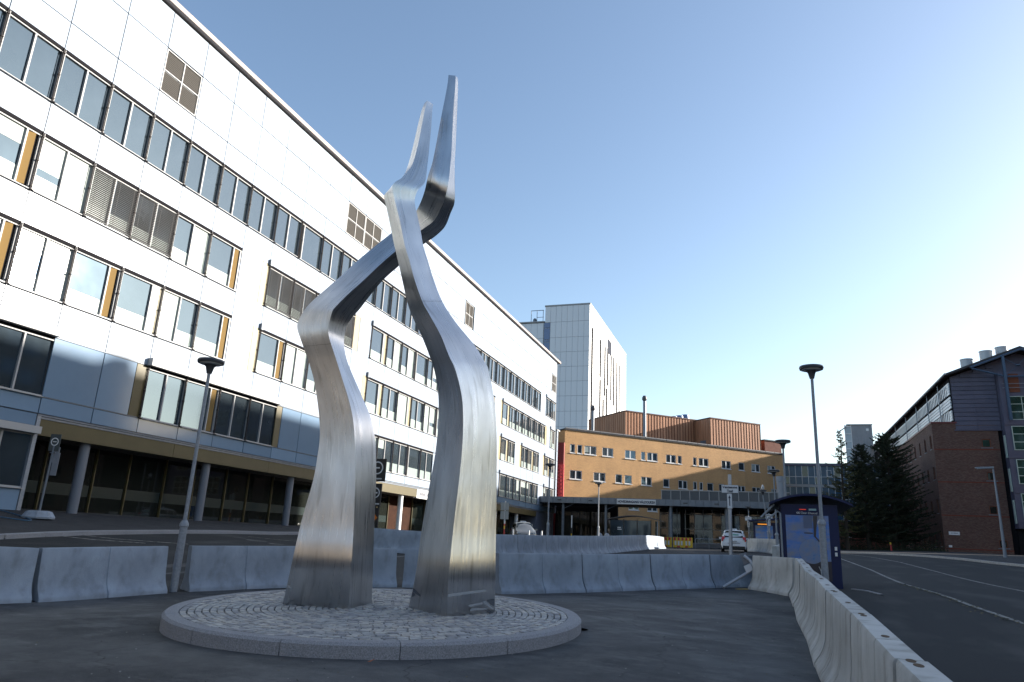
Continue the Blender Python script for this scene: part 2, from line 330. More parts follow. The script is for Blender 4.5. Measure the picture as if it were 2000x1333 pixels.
grid_sheet('ground', axis(-45, 55, 1.0, 1600), axis(-25, 190, 1.0, 1600), 0, M_ASPH, zf=gc)
M_ROAD = mat('dark_road_asphalt', (.012, .013, .015), .85, c2=(.022, .023, .025), scale=.35, detail=7, spec=.3, bump=.4, bscale=170, stretch=(1, .35, 1), dirt=((.10, .098, .092), .9, .35))
def road_sheets():
    la = [(-60, -20), (-16, -20), (-14, 8), (-13.3, 11), (-12.5, 13.9), (-9.35, 18.6), (-6.5, 18.7), (-3.1, 22.6), (-.1, 26.8), (.9, 27.2)]
    mb = MB(); xs = list(np.arange(-24, -14, 1.0))+list(np.arange(-14, .91, .4))
    def y0(x): return float(np.interp(x, [p[0] for p in la], [p[1] for p in la]))+.05
    for a, b in zip(xs, xs[1:]):
        n = 40; ya, yb = y0(a), y0(b)
        for k in range(n):
            u0, u1 = (k/n)**1.5, ((k+1)/n)**1.5
            P = [(x, y+(89-y)*u) for x, y, u in ((a, ya, u0), (b, yb, u0), (b, yb, u1), (a, ya, u1))]; mb.quad(*[(x, y, g(x, y)+.005) for x, y in P])
    o = part('road', mb, M_ROAD, smooth=True); o['kind'] = 'structure'
    mb = MB(); xs = list(np.arange(.92, 14.2, 1.0)); ys = list(np.arange(-22, 120, 2.0))
    for a, b in zip(xs, xs[1:]):
        for c, d in zip(ys, ys[1:]): mb.quad(*[(x, y, g(x, y)+.012) for x, y in ((a, c), (b, c), (b, d), (a, d))])
    o = part('road', mb, M_ROAD, smooth=True); o['kind'] = 'structure'
# pavement in front of the white building, with its granite kerb
KL = [(-19.2, -14), (-19.6, 5), (-20.1, 12), (-20.41, 15.27), (-20.76, 16.8), (-21.1, 18.4), (-21.7, 22.4), (-22.4, 27.2), (-22.7, 31.6), (-22.9, 38), (-23, 60), (-23, 88)]
def pave():
    mb = MB(); q = []
    for a, b in zip(KL, KL[1:]):
        n = max(1, int(abs(b[1]-a[1])/1.5))
        for k in range(n): q.append((a[0]+(b[0]-a[0])*k/n, a[1]+(b[1]-a[1])*k/n))
    q.append(KL[-1])
    for (xa, ya), (xb, yb) in zip(q, q[1:]):
        for i in range(6):
            t0, t1 = i/6, (i+1)/6; P = []
            for x, y in ((xa+(-29.4-xa)*t0, ya), (xb+(-29.4-xb)*t0, yb), (xb+(-29.4-xb)*t1, yb), (xa+(-29.4-xa)*t1, ya)): P.append((x, y, min(g(max(x, -27), y)+.12, 1.78)))
            mb.quad(*P)
    o = part('pavement', mb, M_ASPH2); o['kind'] = 'structure'
    kb = thing('kerb', (-20.4, 15.3, g(-20.4, 15.3)), 'low granite kerb edging the pavement along the white building', 'kerb'); kb['kind'] = 'structure'
    for (xa, ya), (xb, yb) in zip(q, q[1:]):
        if ya < 8 or ya > 60: continue
        m = MB(); e = .012; dx, dy = xb-xa, yb-ya; L = math.hypot(dx, dy); ux, uy = dx/L, dy/L
        strip(m, [(xa+ux*e+.07, ya+uy*e), (xb-ux*e+.07, yb-uy*e)], .16, .135, h=.2); part('kerb_stone', m, M_GRAN, kb)
    del kb['category']
pave(); road_sheets()
m = MB(); strip(m, [(-20.9, 17.3), (-20.1, 18.0), (-19.3, 19.4)], .09, .018); strip(m, [(-20.9, 18.4), (-20.2, 19.0), (-19.0, 21.0)], .09, .018); strip(m, [(-21.3, 27), (-20.3, 28.3), (-19.4, 30)], .09, .018)
o = part('road_marking', m, M_LINE); o['kind'] = 'structure'
m = MB(); strip(m, [(6.0, 0), (5.5, 9), (4.95, 17.5), (4.68, 21), (4.55, 25), (4.57, 29.2), (4.66, 38.4), (4.5, 44), (4.3, 50), (3.6, 60)], .12, .022)
strip(m, [(7.6, -6), (7.5, 27), (7.45, 33), (7.42, 39), (7.2, 47), (6.5, 53.7), (5.4, 60), (3, 70)], .11, .022)
o = part('road_marking', m, M_LINE); o['kind'] = 'structure'
def grit():
    rnd = random.Random(3); mb = MB()
    for i in range(900):
        y = rnd.uniform(10, 30); x = float(np.interp(y, [9, 17.5, 21, 25, 30], [5.5, 4.95, 4.68, 4.55, 4.57]))-.10+rnd.gauss(0, .09)*(1.3 if y < 22 else .6); s = rnd.uniform(.008, .035); a = rnd.uniform(0, 3); z = g(x, y)+.024
        c, d = math.cos(a)*s, math.sin(a)*s; mb.quad((x-c, y-d, z), (x+d, y-c, z), (x+c, y+d, z+s*.5), (x-d, y+c, z+s*.3), 0 if rnd.random() < .6 else 1)
    for i in range(700):
        x = rnd.uniform(-9, .5); y = rnd.uniform(6.2, 22); s = rnd.uniform(.004, .014); a = rnd.uniform(0, 3); z = g(x, y)+.004
        c, d = math.cos(a)*s, math.sin(a)*s; mb.quad((x-c, y-d, z), (x+d, y-c, z), (x+c, y+d, z+s*.6), (x-d, y+c, z+s*.4), rnd.choice((0, 1, 2)))
    o = bpy.data.objects.new('road_grit', mb.mesh('road_grit', [mat('dark_moss', (.02, .022, .012), .9), mat('dry_grass', (.12, .10, .05), .9), mat('pale_gravel', (.22, .22, .21), .9)], fix=False)); link(o); tag(o, 'grit, moss and loose gravel scattered over the asphalt', 'grit', kind='stuff')
grit()
lf = part('fallen_leaf', MB().quad((-4.42, 8.02, .085), (-4.37, 8.0, .09), (-4.33, 8.04, .12), (-4.39, 8.07, .10)), mat('orange_leaf', (.35, .10, .04), .7)); tag(lf, 'tiny orange leaf lying against the front kerb of the round island', 'leaf')
# far verge and pavement on the right-hand side of the road
def vergeR():
    KR = [(13.6, 20), (13.3, 38), (13.0, 46.5), (12.3, 49), (11.7, 53), (10.3, 58.3), (8.6, 62), (7.2, 68), (6, 80), (5, 95)]
    mb = MB()
    for (xa, ya), (xb, yb) in zip(KR, KR[1:]):
        for k in range(4):
            y0 = ya+(yb-ya)*k/4; y1 = ya+(yb-ya)*(k+1)/4; x0 = xa+(xb-xa)*k/4; x1 = xa+(xb-xa)*(k+1)/4
            for i in range(6):
                P = []
                for x, y in ((x0+2.8*i, y0), (x0+2.8*(i+1), y0), (x1+2.8*(i+1), y1), (x1+2.8*i, y1)): P.append((x, y, g(x, y)+.12))
                mb.quad(*P)
    o = part('pavement', mb, M_ASPH2); o['kind'] = 'structure'
    kb = thing('kerb', (13, 46.5, g(13, 46.5)), 'granite kerb across the road in front of the brick block', 'kerb'); kb['kind'] = 'structure'; del kb['category']
    for (xa, ya), (xb, yb) in zip(KR, KR[1:]):
        n = max(1, int((yb-ya)/1.6))
        for k in range(n):
            m = MB(); e = .02; a = (xa+(xb-xa)*k/n-.06, ya+(yb-ya)*k/n+e); b = (xa+(xb-xa)*(k+1)/n-.06, ya+(yb-ya)*(k+1)/n-e); strip(m, [a, b], .2, .135, h=.2); part('kerb_stone', m, M_SETT2, kb)
vergeR()
# small kerb corner beside the shelter
m = MB(); strip(m, [(2.45, 24.9), (2.75, 24.2), (3.0, 23.0)], .10, .03, h=.1); o = part('shelter_kerb', m, M_GRAN); o['kind'] = 'structure'
# ------------------------------------------------------------------ white hospital building
X0 = -27.0; MOD = 2.447; PY = lambda k: 20.56 + MOD*k
def hospital():
    B = thing('hospital_building', (X0, 20.56, 1.7), 'long white panelled hospital building with ribbon windows, filling the left side', 'building')
    core = MB(); core.box(-52, X0-.16, -14, 97.2, 5.5, 26.45); core.box(-52, X0-.16, 97.2, 98.0, 5.5, 16.9); core.box(-52, -29.6, -14, 95, .5, 5.5)
    core.box(-52, X0-.1, -14, -3.2, 0, 5.5)
    part('wall', core, mat('panel_joint_grey', (.15, .16, .17), .9, spec=.1), B)
    rf = MB(); rf.box(-52.1, X0+.30, -14, 97.5, 26.56, 26.84); part('roof_edge', rf, mat('beige_roof_flashing', (.30, .26, .245), .6, spec=.2), B)
    rf = MB(); rf.box(-52, X0+.05, 97.42, 98.9, 16.92, 17.1); part('roof_edge', rf, M_WHITEM, B)
    cache = {}
    def panel(y0, y1, z0, z1, m=M_WHITE, nm='facade_panel', dx=0):
        key = (round(y1-y0, 3), round(z1-z0, 3), m.name)
        if key not in cache:
            e = .022; a = MB(); a.box(-.05, 0, e, y1-y0-e, e, z1-z0-e); cache[key] = a.mesh(nm, m)
        return inst(nm, cache[key], B, (X0+dx, y0, z0), (0, random.uniform(-.002, .002), random.uniform(-.002, .002)))
    K0, K1 = -4, 31
    bands = [(24.4, 26.46), (21.94, 24.4), (20.62, 21.94), (16.62, 18.055), (12.64, 14.065), (8.68, 10.105), (5.52, 6.18)]
    louv = [(1, 1, 2), (8, 1, 2), (9, 1, 2), (17, 1, 1), (30, 1, 1)]
    lk = {k: w for k, _, w in louv}
    for k in range(K0, K1):
        for bi, (z0, z1) in enumerate(bands):
            if bi == 1 and k in lk: continue
            if k >= 31 and z1 > 17: continue
            panel(PY(k), PY(k+1), z0, z1, M_BLUEG if bi == 6 and (k < 10 or k > 20) else M_WHITE)  # lowest band: white where sunlit, blue-grey where shaded, light put into the colour
    for z0, z1 in ((16.0, 16.9), (12.64, 14.03), (8.68, 10.07), (5.52, 6.18), (14.03, 16.0), (10.07, 12.64), (6.18, 8.68)): panel(97.4, 98.1, z0, z1)
    # roof-level louvres
    def louvre(y0, w):
        n = 4 if w > 1.5 else 4
        fr = MB(); fr.box(-.06, .0, 0, .06, 0, 2.36); fr.box(-.06, 0, w-.06, w, 0, 2.36); fr.box(-.06, 0, w/2-.03, w/2+.03, 0, 2.36); fr.box(-.06, 0, .06, w/2-.03, 1.16, 1.22); fr.box(-.06, 0, w/2+.03, w-.06, 1.16, 1.22); fr.box(-.06, 0, .06, w/2-.03, 2.3, 2.36); fr.box(-.06, 0, w/2+.03, w-.06, 2.3, 2.36); fr.box(-.06, 0, .06, w/2-.03, 0, .06); fr.box(-.06, 0, w/2+.03, w-.06, 0, .06)
        f = inst('louvre_frame', fr.mesh('louvre_frame', M_WHITEM), B, (X0, y0, 21.98))
        s = MB()
        for i in range(24):
            z = .07+i*.0945
            if 1.10 < z < 1.22: continue
            for a, b in ((.06, w/2-.03), (w/2+.03, w-.06)): s.quad((-.09, a, z), (-.09, b, z), (-.02, b, z+.07), (-.02, a, z+.07)); s.quad((-.02, a, z+.07), (-.02, b, z+.07), (-.03, b, z+.09), (-.03, a, z+.09))
        sl = s.mesh('louvre_slats', mat('warm_grey_louvre', (.10, .095, .09), .8, spec=.1), fix=False); o = inst('louvre_slats', sl, f, (X0, y0, 21.98)); o['kind'] = 'stuff'
    for k, _, w in louv: louvre(PY(k)+.02 if w == 2 else PY(k)+.2, 2.4 if w == 2 else 1.9)
    # windows. unit types: T two panes, V pane + gold vent right, W pane + white strip right, D dark vent left + pane, B two blinds, N blank
    H = 2.5
    meshes = {}
    def mget(key, fn, m):
        if key not in meshes: meshes[key] = fn().mesh(key[0], m)
        return meshes[key]
    def frame(ty, h):
        a = MB(); w = MOD; x0, x1 = -.14, .015
        a.box(x0, x1, 0, .09, 0, h); a.box(x0, x1-.03, .09, w, 0, .06); a.box(x0, x1-.03, .09, w, h-.16, h-.10); 
        a.box(-.02, .10, .1, w, -.03, .0)
        m = {'T': [w/2], 'B': [w/2], 'V': [w-.62], 'W': [w-.60], 'D': [.36], 'Q': [w*.5]}[ty]
        for y in m: a.box(x0, x1-.02, y-.035, y+.035, .06, h-.16)
        if ty == 'V': a.box(x0, x1-.05, w-.10, w, .06, h-.16)
        return a
    def rail(h):
        a = MB(); a.box(.03, .065, -.05, -.03, 0, h); a.box(.03, .065, .012, .03, 0, h)
        for z in (.12, h*.5, h-.2): a.box(-.0, .085, -.055, .035, z, z+.05)
        a.box(0, .14, -.09, .07, -.03, 0)
        return a
    def glz(y0, y1, z0, z1, x=-.10): return MB().box(x-.02, x, y0, y1, z0, z1)
    def window(k, z0, h, ty, low=True, rnd=0):
        y0 = PY(k); fr = inst('window', mget(('window_frame', ty, h), lambda: frame(ty, h), M_WHITEM), B, (X0, y0, z0))
        inst('guide_rail', mget(('guide_rail', h), lambda: rail(h), M_RAIL), fr, (X0, y0, z0))
        hd = inst('head_shade_strip', mget(('head_shade_strip', h), lambda: MB().box(-.13, .025, .09, MOD, h-.10, h+.05), M_DARK), fr, (X0, y0, z0))  # dark slab standing in for the shade under the window head
        w = MOD; hp = h-.16
        spans = {'T': [(.09, w/2-.035), (w/2+.035, w)], 'Q': [(.09, w/2-.035), (w/2+.035, w)], 'B': [(.09, w/2-.035), (w/2+.035, w)], 'V': [(.09, w-.655)], 'W': [(.09, w-.635)], 'D': [(.395, w)]}[ty]
        lz = .06+ (.68 if low else 0)
        for i, (a, b) in enumerate(spans):
            up = M_GLASS
            r = random.random()
            zt = hp
            if low: inst('lower_pane', mget(('lower_pane', round(a, 2), round(b, 2)), lambda: glz(a, b, .06, lz), M_FROST), fr, (X0, y0, z0))
            bl = 0
            if rnd and r < rnd: bl = random.choice([.45, .8, 1.0, 1.0])
            zb = hp-(hp-lz)*bl
            if bl: inst('roller_blind', mget(('roller_blind', round(a, 2), round(b, 2), bl, lz), lambda: glz(a, b, zb, hp, -.098), M_BLINDW), fr, (X0, y0, z0))
            if bl < 1: inst('pane', mget(('pane', round(a, 2), round(b, 2), bl, lz, h), lambda: glz(a, b, lz, zb), M_GLASS), fr, (X0, y0, z0), (0, random.uniform(-.004, .004), random.uniform(-.006, .006)))
        if ty == 'V':
            inst('vent_flap', mget(('vent_flap', h), lambda: MB().obox((-.05, w-.42, h/2-.05), (.012, 0, 0), (.07, .13, 0), (0, 0, h/2-.14)), M_VENT), fr, (X0, y0, z0))
            inst('vent_recess', mget(('vent_recess', h), lambda: glz(w-.58, w-.10, .06, hp, -.11), M_DARK), fr, (X0, y0, z0))
        if ty == 'W': inst('side_strip', mget(('side_strip', h), lambda: glz(w-.565, w, .06, hp, -.04), M_CREAM), fr, (X0, y0, z0))
        if ty == 'D':
            inst('vent_recess', mget(('vent_recess2', h), lambda: glz(.10, .32, .06, hp, -.11), M_DARK), fr, (X0, y0, z0))
        if ty == 'B':
            def slats():
                s = MB(); n = int((hp-.1)/.085)
                for a, b in spans:
                    for i in range(n): z = .16+i*.085; s.quad((.0, a, z), (.0, b, z), (.055, b, z+.035), (.055, a, z+.035)); s.quad((.055, a, z+.035), (.055, b, z+.035), (.05, b, z+.045), (.05, a, z+.045))
                    s.box(.0, .06, a, b, .09, .13)
                    for c in (a+.2, b-.2): s.box(.02, .028, c-.01, c+.01, .1, hp)
                return s
            o = inst('sun_blind', mget(('sun_blind', h), slats, M_SLAT), fr, (X0, y0, z0)); o['kind'] = 'stuff'
    def blank(k, z0, h, strip_side=1):
        y0 = PY(k); w = MOD
        if strip_side > 0: panel(y0, y0+w-.62, z0-.05, z0+h+.05); panel(y0+w-.62, y0+w, z0-.05, z0+h+.05, M_CREAM, 'cream_panel', -.01)
        elif strip_side < 0: panel(y0, y0+.75, z0-.05, z0+h+.05, M_CREAM, 'cream_panel', -.01); panel(y0+.75, y0+w, z0-.05, z0+h+.05)
        else: panel(y0, y0+w, z0-.05, z0+h+.05)
    def cap(k, z0, h): part('blind_box_end', MB().box(X0-.02, X0+.16, PY(k)-.10, PY(k)+.06, z0+h-.05, z0+h+.32), M_GREYM, B)
    h1 = 2.52
    for k in range(-4, 31):
        if k == 28: blank(k, 18.07, h1, 0)
        else: window(k, 18.07, h1, 'D' if k == 6 else 'T', low=False, rnd=0)
        if k in (29,): cap(k, 18.07, h1)
    r2 = {-4: 'T', -3: 'T', -2: 'V', -1: 'T', 0: 'B', 1: 'B', 2: 'T', 3: 'V', 4: 'N', 5: 'B', 6: 'B', 7: 'B', 8: 'B', 9: 'n', 10: 'W', 11: 'T', 12: 'T', 13: 'D', 14: 'T', 15: 'T', 16: 'N', 17: 'T', 18: 'T', 19: 'T', 20: 'V', 21: 'N', 22: 'W', 23: 'T', 24: 'T', 25: 'T', 26: 'T', 27: 'T', 28: 'T', 29: 'n', 30: 'T'}
    for k, t in r2.items():
        if t == 'N': blank(k, 14.08, h1, 1)
        elif t == 'n': blank(k, 14.08, h1, -1)
        else: window(k, 14.08, h1, t, rnd=.9 if k < 0 else (.25 if k < 16 else .05))
    for k in (5, 10, 22, 30): cap(k, 14.08, h1)
    r3 = {-4: 'T', -3: 'T', -2: 'V', -1: 'T', 0: 'V', 1: 'W', 2: 'T', 3: 'V', 4: 'N', 5: 'V', 6: 'T', 7: 'T', 8: 'W', 9: 'N', 10: 'W', 11: 'T', 12: 'W', 13: 'T', 14: 'T', 15: 'D', 16: 'T', 17: 'V', 18: 'T', 19: 'T', 20: 'T', 21: 'N', 22: 'W', 23: 'T', 24: 'n', 25: 'T', 26: 'W', 27: 'T', 28: 'n', 29: 'W', 30: 'T'}
    for k, t in r3.items():
        if t == 'N': blank(k, 10.12, h1, 1)
        elif t == 'n': blank(k, 10.12, h1, 1)
        else: window(k, 10.12, h1, t, rnd=.3 if k < 16 else .05)
    for k in (5, 10, 22, 25, 29): cap(k, 10.12, h1)
    r4 = {-4: 'T', -3: 'T', -2: 'T', -1: 'T', 0: 'N0', 1: 'G', 2: 'T', 3: 'V', 4: 'T', 5: 'T', 6: 'G-', 7: 'N0', 8: 'T', 9: 'T', 10: 'D', 11: 'T', 12: 'T', 13: 'D', 14: 'T', 15: 'N0', 16: 'T', 17: 'T', 18: 'T', 19: 'T', 20: 'T', 21: 'N0', 22: 'D', 23: 'T', 24: 'T', 25: 'D', 26: 'T', 27: 'T', 28: 'N0', 29: 'T', 30: 'T'}
    h4 = 2.46
    for k, t in r4.items():
        if t == 'N0': panel(PY(k), PY(k+1), 6.2, 8.65, M_BLUEG if k < 10 else M_WHITE)  # blue-grey inside the cast shadow, white beyond it: shade put into the colour
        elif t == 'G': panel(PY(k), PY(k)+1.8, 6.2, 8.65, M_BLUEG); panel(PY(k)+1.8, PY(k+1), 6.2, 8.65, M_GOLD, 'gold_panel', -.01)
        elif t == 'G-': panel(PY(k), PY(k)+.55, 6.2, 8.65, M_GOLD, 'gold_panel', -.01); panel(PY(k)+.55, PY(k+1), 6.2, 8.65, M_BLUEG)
        else: window(k, 6.2, h4, t, low=k >= 8, rnd=0 if k < 8 else .25)
    for k in (8, 22, 29): cap(k, 6.2, h4)
    for k0, k1 in ((-4, 0), (2, 6)): 
        for k in range(k0, k1): part('blind_box', MB().box(X0+.02, X0+.3, PY(k)-(.1 if k == k0 else -.004), PY(k+1)+(.06 if k == k1-1 else 0), 8.66, 9.02), M_WHITEM, B)
    # dark horizontal trim above the ground floor
    for z0, z1, dx in ((5.44, 5.5, .03), (5.34, 5.42, .0)): part('trim_band', MB().box(X0-.1, X0+dx, PY(0), 95, z0, z1), M_GREYM, B)
    for z in (6.19, 8.665): part('trim_band', MB().box(X0-.06, X0+.012, PY(0), PY(31), z-.008, z+.022), M_GREYM, B)
    # gold fascia over the recessed ground floor
    ys = [PY(0), PY(3), PY(6), PY(9), PY(11)+.2, PY(14)-.1]
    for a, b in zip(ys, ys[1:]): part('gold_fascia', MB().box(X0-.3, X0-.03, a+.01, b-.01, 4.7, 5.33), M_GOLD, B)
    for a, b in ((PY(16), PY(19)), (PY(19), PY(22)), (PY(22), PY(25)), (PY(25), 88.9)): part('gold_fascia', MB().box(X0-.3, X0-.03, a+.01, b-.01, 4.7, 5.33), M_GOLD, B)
    part('soffit', MB().box(-29.6, X0-.3, PY(0), 88.9, 4.72, 4.8), mat('soffit_panel', (.12, .11, .09), .6), B)
    sg = part('entrance_sign', MB().box(X0-.3, X0+.0, PY(14)-.08, PY(16)-.02, 4.62, 5.33), M_SIGNW, B)
    scribble('lettering', 2.3, .30, 13, sg, (X0+.004, PY(14)+1.5, 4.98), (0, 1, 0), (1, 0, 0), M_INK)
    # columns
    for i in range(9):
        y = 23.35+7.36*i; lit = M_GREYM if i < 4 else M_WHITEM
        part('column', MB().lathe([(.21, -.3), (.21, 3.2)], 20, (-27.45, y, 1.55)), mat('shaded_column_paint', (.13, .145, .175), .5) if i < 3 else M_FRAMEW, B, smooth=True)  # shaded columns darkened, sunlit ones white: sun and shade put into the paint
    # recessed shop front: glass panes between gold mullions
    y = PY(0)+.2; i = 0
    while y < 88:
        w = (2.05, 2.5, 1.9, 2.3)[i % 4]
        ent = 48 < y < 58
        fr = part('shopfront_mullion', MB().box(-29.0, -28.82, y-.028, y+.028, 1.5, 4.72), M_GOLD, B)
        if 52.2 < y < 56.5:
            part('wooden_door_panel', MB().box(-29.1, -28.95, y+.04, y+w-.04, 1.5, 4.72), mat('dark_stained_wood', (.035, .012, .005), .7, c2=(.022, .008, .004), scale=3, spec=.1), B)
        else:
            part('shop_pane', MB().box(-28.95, -28.92, y+.04, y+w-.04, 1.62, 4.72), M_GLASSD, B)
            part('pane_film', MB().box(-28.915, -28.91, y+.1, y+w-.1, 2.55, 3.05), mat('green_frost_film', (.018, .028, .027), .25), B)
        part('plinth_rail', MB().box(-28.98, -28.8, y+.04, y+w-.04, 1.5, 1.62), M_GOLD, B)
        y += w; i += 1
    part('side_wall', MB().box(-29.6, X0-.1, 88.9, 97.2, .5, 5.5), mat('slate_wall_panel', (.13, .14, .19), .5), B)
    # curtain wall reaching the ground at the left end
    for k in range(-4, 0):
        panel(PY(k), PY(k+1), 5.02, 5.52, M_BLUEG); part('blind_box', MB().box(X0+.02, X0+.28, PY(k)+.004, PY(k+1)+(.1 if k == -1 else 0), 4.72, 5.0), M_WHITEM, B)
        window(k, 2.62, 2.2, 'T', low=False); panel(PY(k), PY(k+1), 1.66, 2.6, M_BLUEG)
    part('corner_post', MB().box(X0-.16, X0+.03, PY(0)+.002, PY(0)+.16, 1.5, 5.43), M_GALV, B)
    part('return_wall', MB().box(-29.6, X0-.17, PY(0)-.1, PY(0)+.1, 1.4, 5.43), M_GLASSD, B)
    st = MB()
    for z in (2.1, 3.0, 3.6, 4.1): st.box(-28.7, -28.66, PY(0)+1.0, PY(0)+1.12, z, z+.07)
    part('door_fittings', st, M_SIGNW, B)
    gp = part('door_panel', MB().box(-28.92, -28.75, PY(0)+.75, PY(0)+1.3, 1.6, 4.4), M_GOLD, B)
hospital()
# ------------------------------------------------------------------ steel sculpture
LEG_A = [[[-7.584,10.731,0.32],[-6.417,10.87,0.325],[-6.509,11.785,0.356],[-7.676,11.646,0.351]],[[-7.412,10.601,0.994],[-6.297,10.62,0.989],[-6.385,11.468,1.063],[-7.5,11.448,1.068]],[[-7.377,10.675,1.656],[-6.357,10.662,1.635],[-6.41,11.427,1.737],[-7.43,11.44,1.758]],[[-7.311,10.773,2.347],[-6.434,10.699,2.306],[-6.435,11.393,2.419],[-7.313,11.467,2.461]],[[-7.319,10.83,2.753],[-6.501,10.738,2.718],[-6.469,11.372,2.83],[-7.287,11.465,2.865]],[[-7.34,10.866,3.107],[-6.578,10.772,3.079],[-6.528,11.364,3.184],[-7.291,11.458,3.212]],[[-7.402,10.869,3.464],[-6.674,10.802,3.44],[-6.641,11.35,3.535],[-7.368,11.417,3.559]],[[-7.489,10.853,3.824],[-6.815,10.813,3.798],[-6.825,11.311,3.898],[-7.499,11.35,3.924]],[[-7.601,10.834,4.19],[-6.984,10.799,4.169],[-7.026,11.257,4.275],[-7.642,11.292,4.296]],[[-7.761,10.804,4.562],[-7.138,10.763,4.533],[-7.192,11.208,4.62],[-7.815,11.248,4.649]],[[-7.937,10.777,4.909],[-7.293,10.698,4.934],[-7.274,11.186,4.933],[-7.917,11.265,4.909]],[[-8.062,10.783,5.184],[-7.309,10.692,5.165],[-7.268,11.196,5.226],[-8.021,11.287,5.245]],[[-8.052,10.863,5.444],[-7.293,10.709,5.369],[-7.193,11.226,5.429],[-7.952,11.38,5.504]],[[-7.967,10.976,5.704],[-7.262,10.747,5.489],[-7.071,11.275,5.615],[-7.775,11.503,5.83]],[[-7.785,11.111,5.991],[-7.101,10.863,5.766],[-6.899,11.36,5.946],[-7.582,11.609,6.171]],[[-7.567,11.233,6.286],[-6.919,11.001,6.049],[-6.729,11.461,6.255],[-7.376,11.693,6.492]],[[-7.227,11.392,6.737],[-6.677,11.173,6.438],[-6.505,11.593,6.566],[-7.055,11.812,6.866]],[[-6.77,11.605,7.273],[-6.427,11.342,6.799],[-6.316,11.703,6.842],[-6.659,11.967,7.316]],[[-6.531,11.71,7.525],[-6.214,11.473,7.091],[-6.115,11.818,7.089],[-6.432,12.055,7.522]],[[-6.367,11.717,7.678],[-6.029,11.516,7.253],[-5.914,11.882,7.261],[-6.252,12.084,7.686]],[[-6.19,11.555,7.726],[-5.742,11.437,7.381],[-5.68,11.803,7.411],[-6.128,11.921,7.756]],[[-5.967,11.272,7.75],[-5.504,11.199,7.5],[-5.472,11.574,7.567],[-5.935,11.647,7.817]],[[-5.776,11.016,7.825],[-5.33,10.982,7.584],[-5.305,11.361,7.673],[-5.75,11.395,7.913]],[[-5.677,10.903,8.031],[-5.25,10.916,7.856],[-5.28,11.256,7.983],[-5.707,11.243,8.158]],[[-5.628,10.929,8.308],[-5.263,10.961,8.254],[-5.315,11.259,8.425],[-5.679,11.228,8.479]],[[-5.617,10.987,8.666],[-5.294,11.03,8.643],[-5.335,11.286,8.797],[-5.658,11.244,8.82]],[[-5.589,11.066,9.379],[-5.343,11.085,9.351],[-5.362,11.298,9.488],[-5.609,11.279,9.517]],[[-5.56,11.158,10.127],[-5.379,11.149,10.088],[-5.397,11.314,10.204],[-5.578,11.323,10.243]],[[-5.583,11.224,10.451],[-5.414,11.206,10.389],[-5.422,11.336,10.42],[-5.59,11.354,10.482]]]
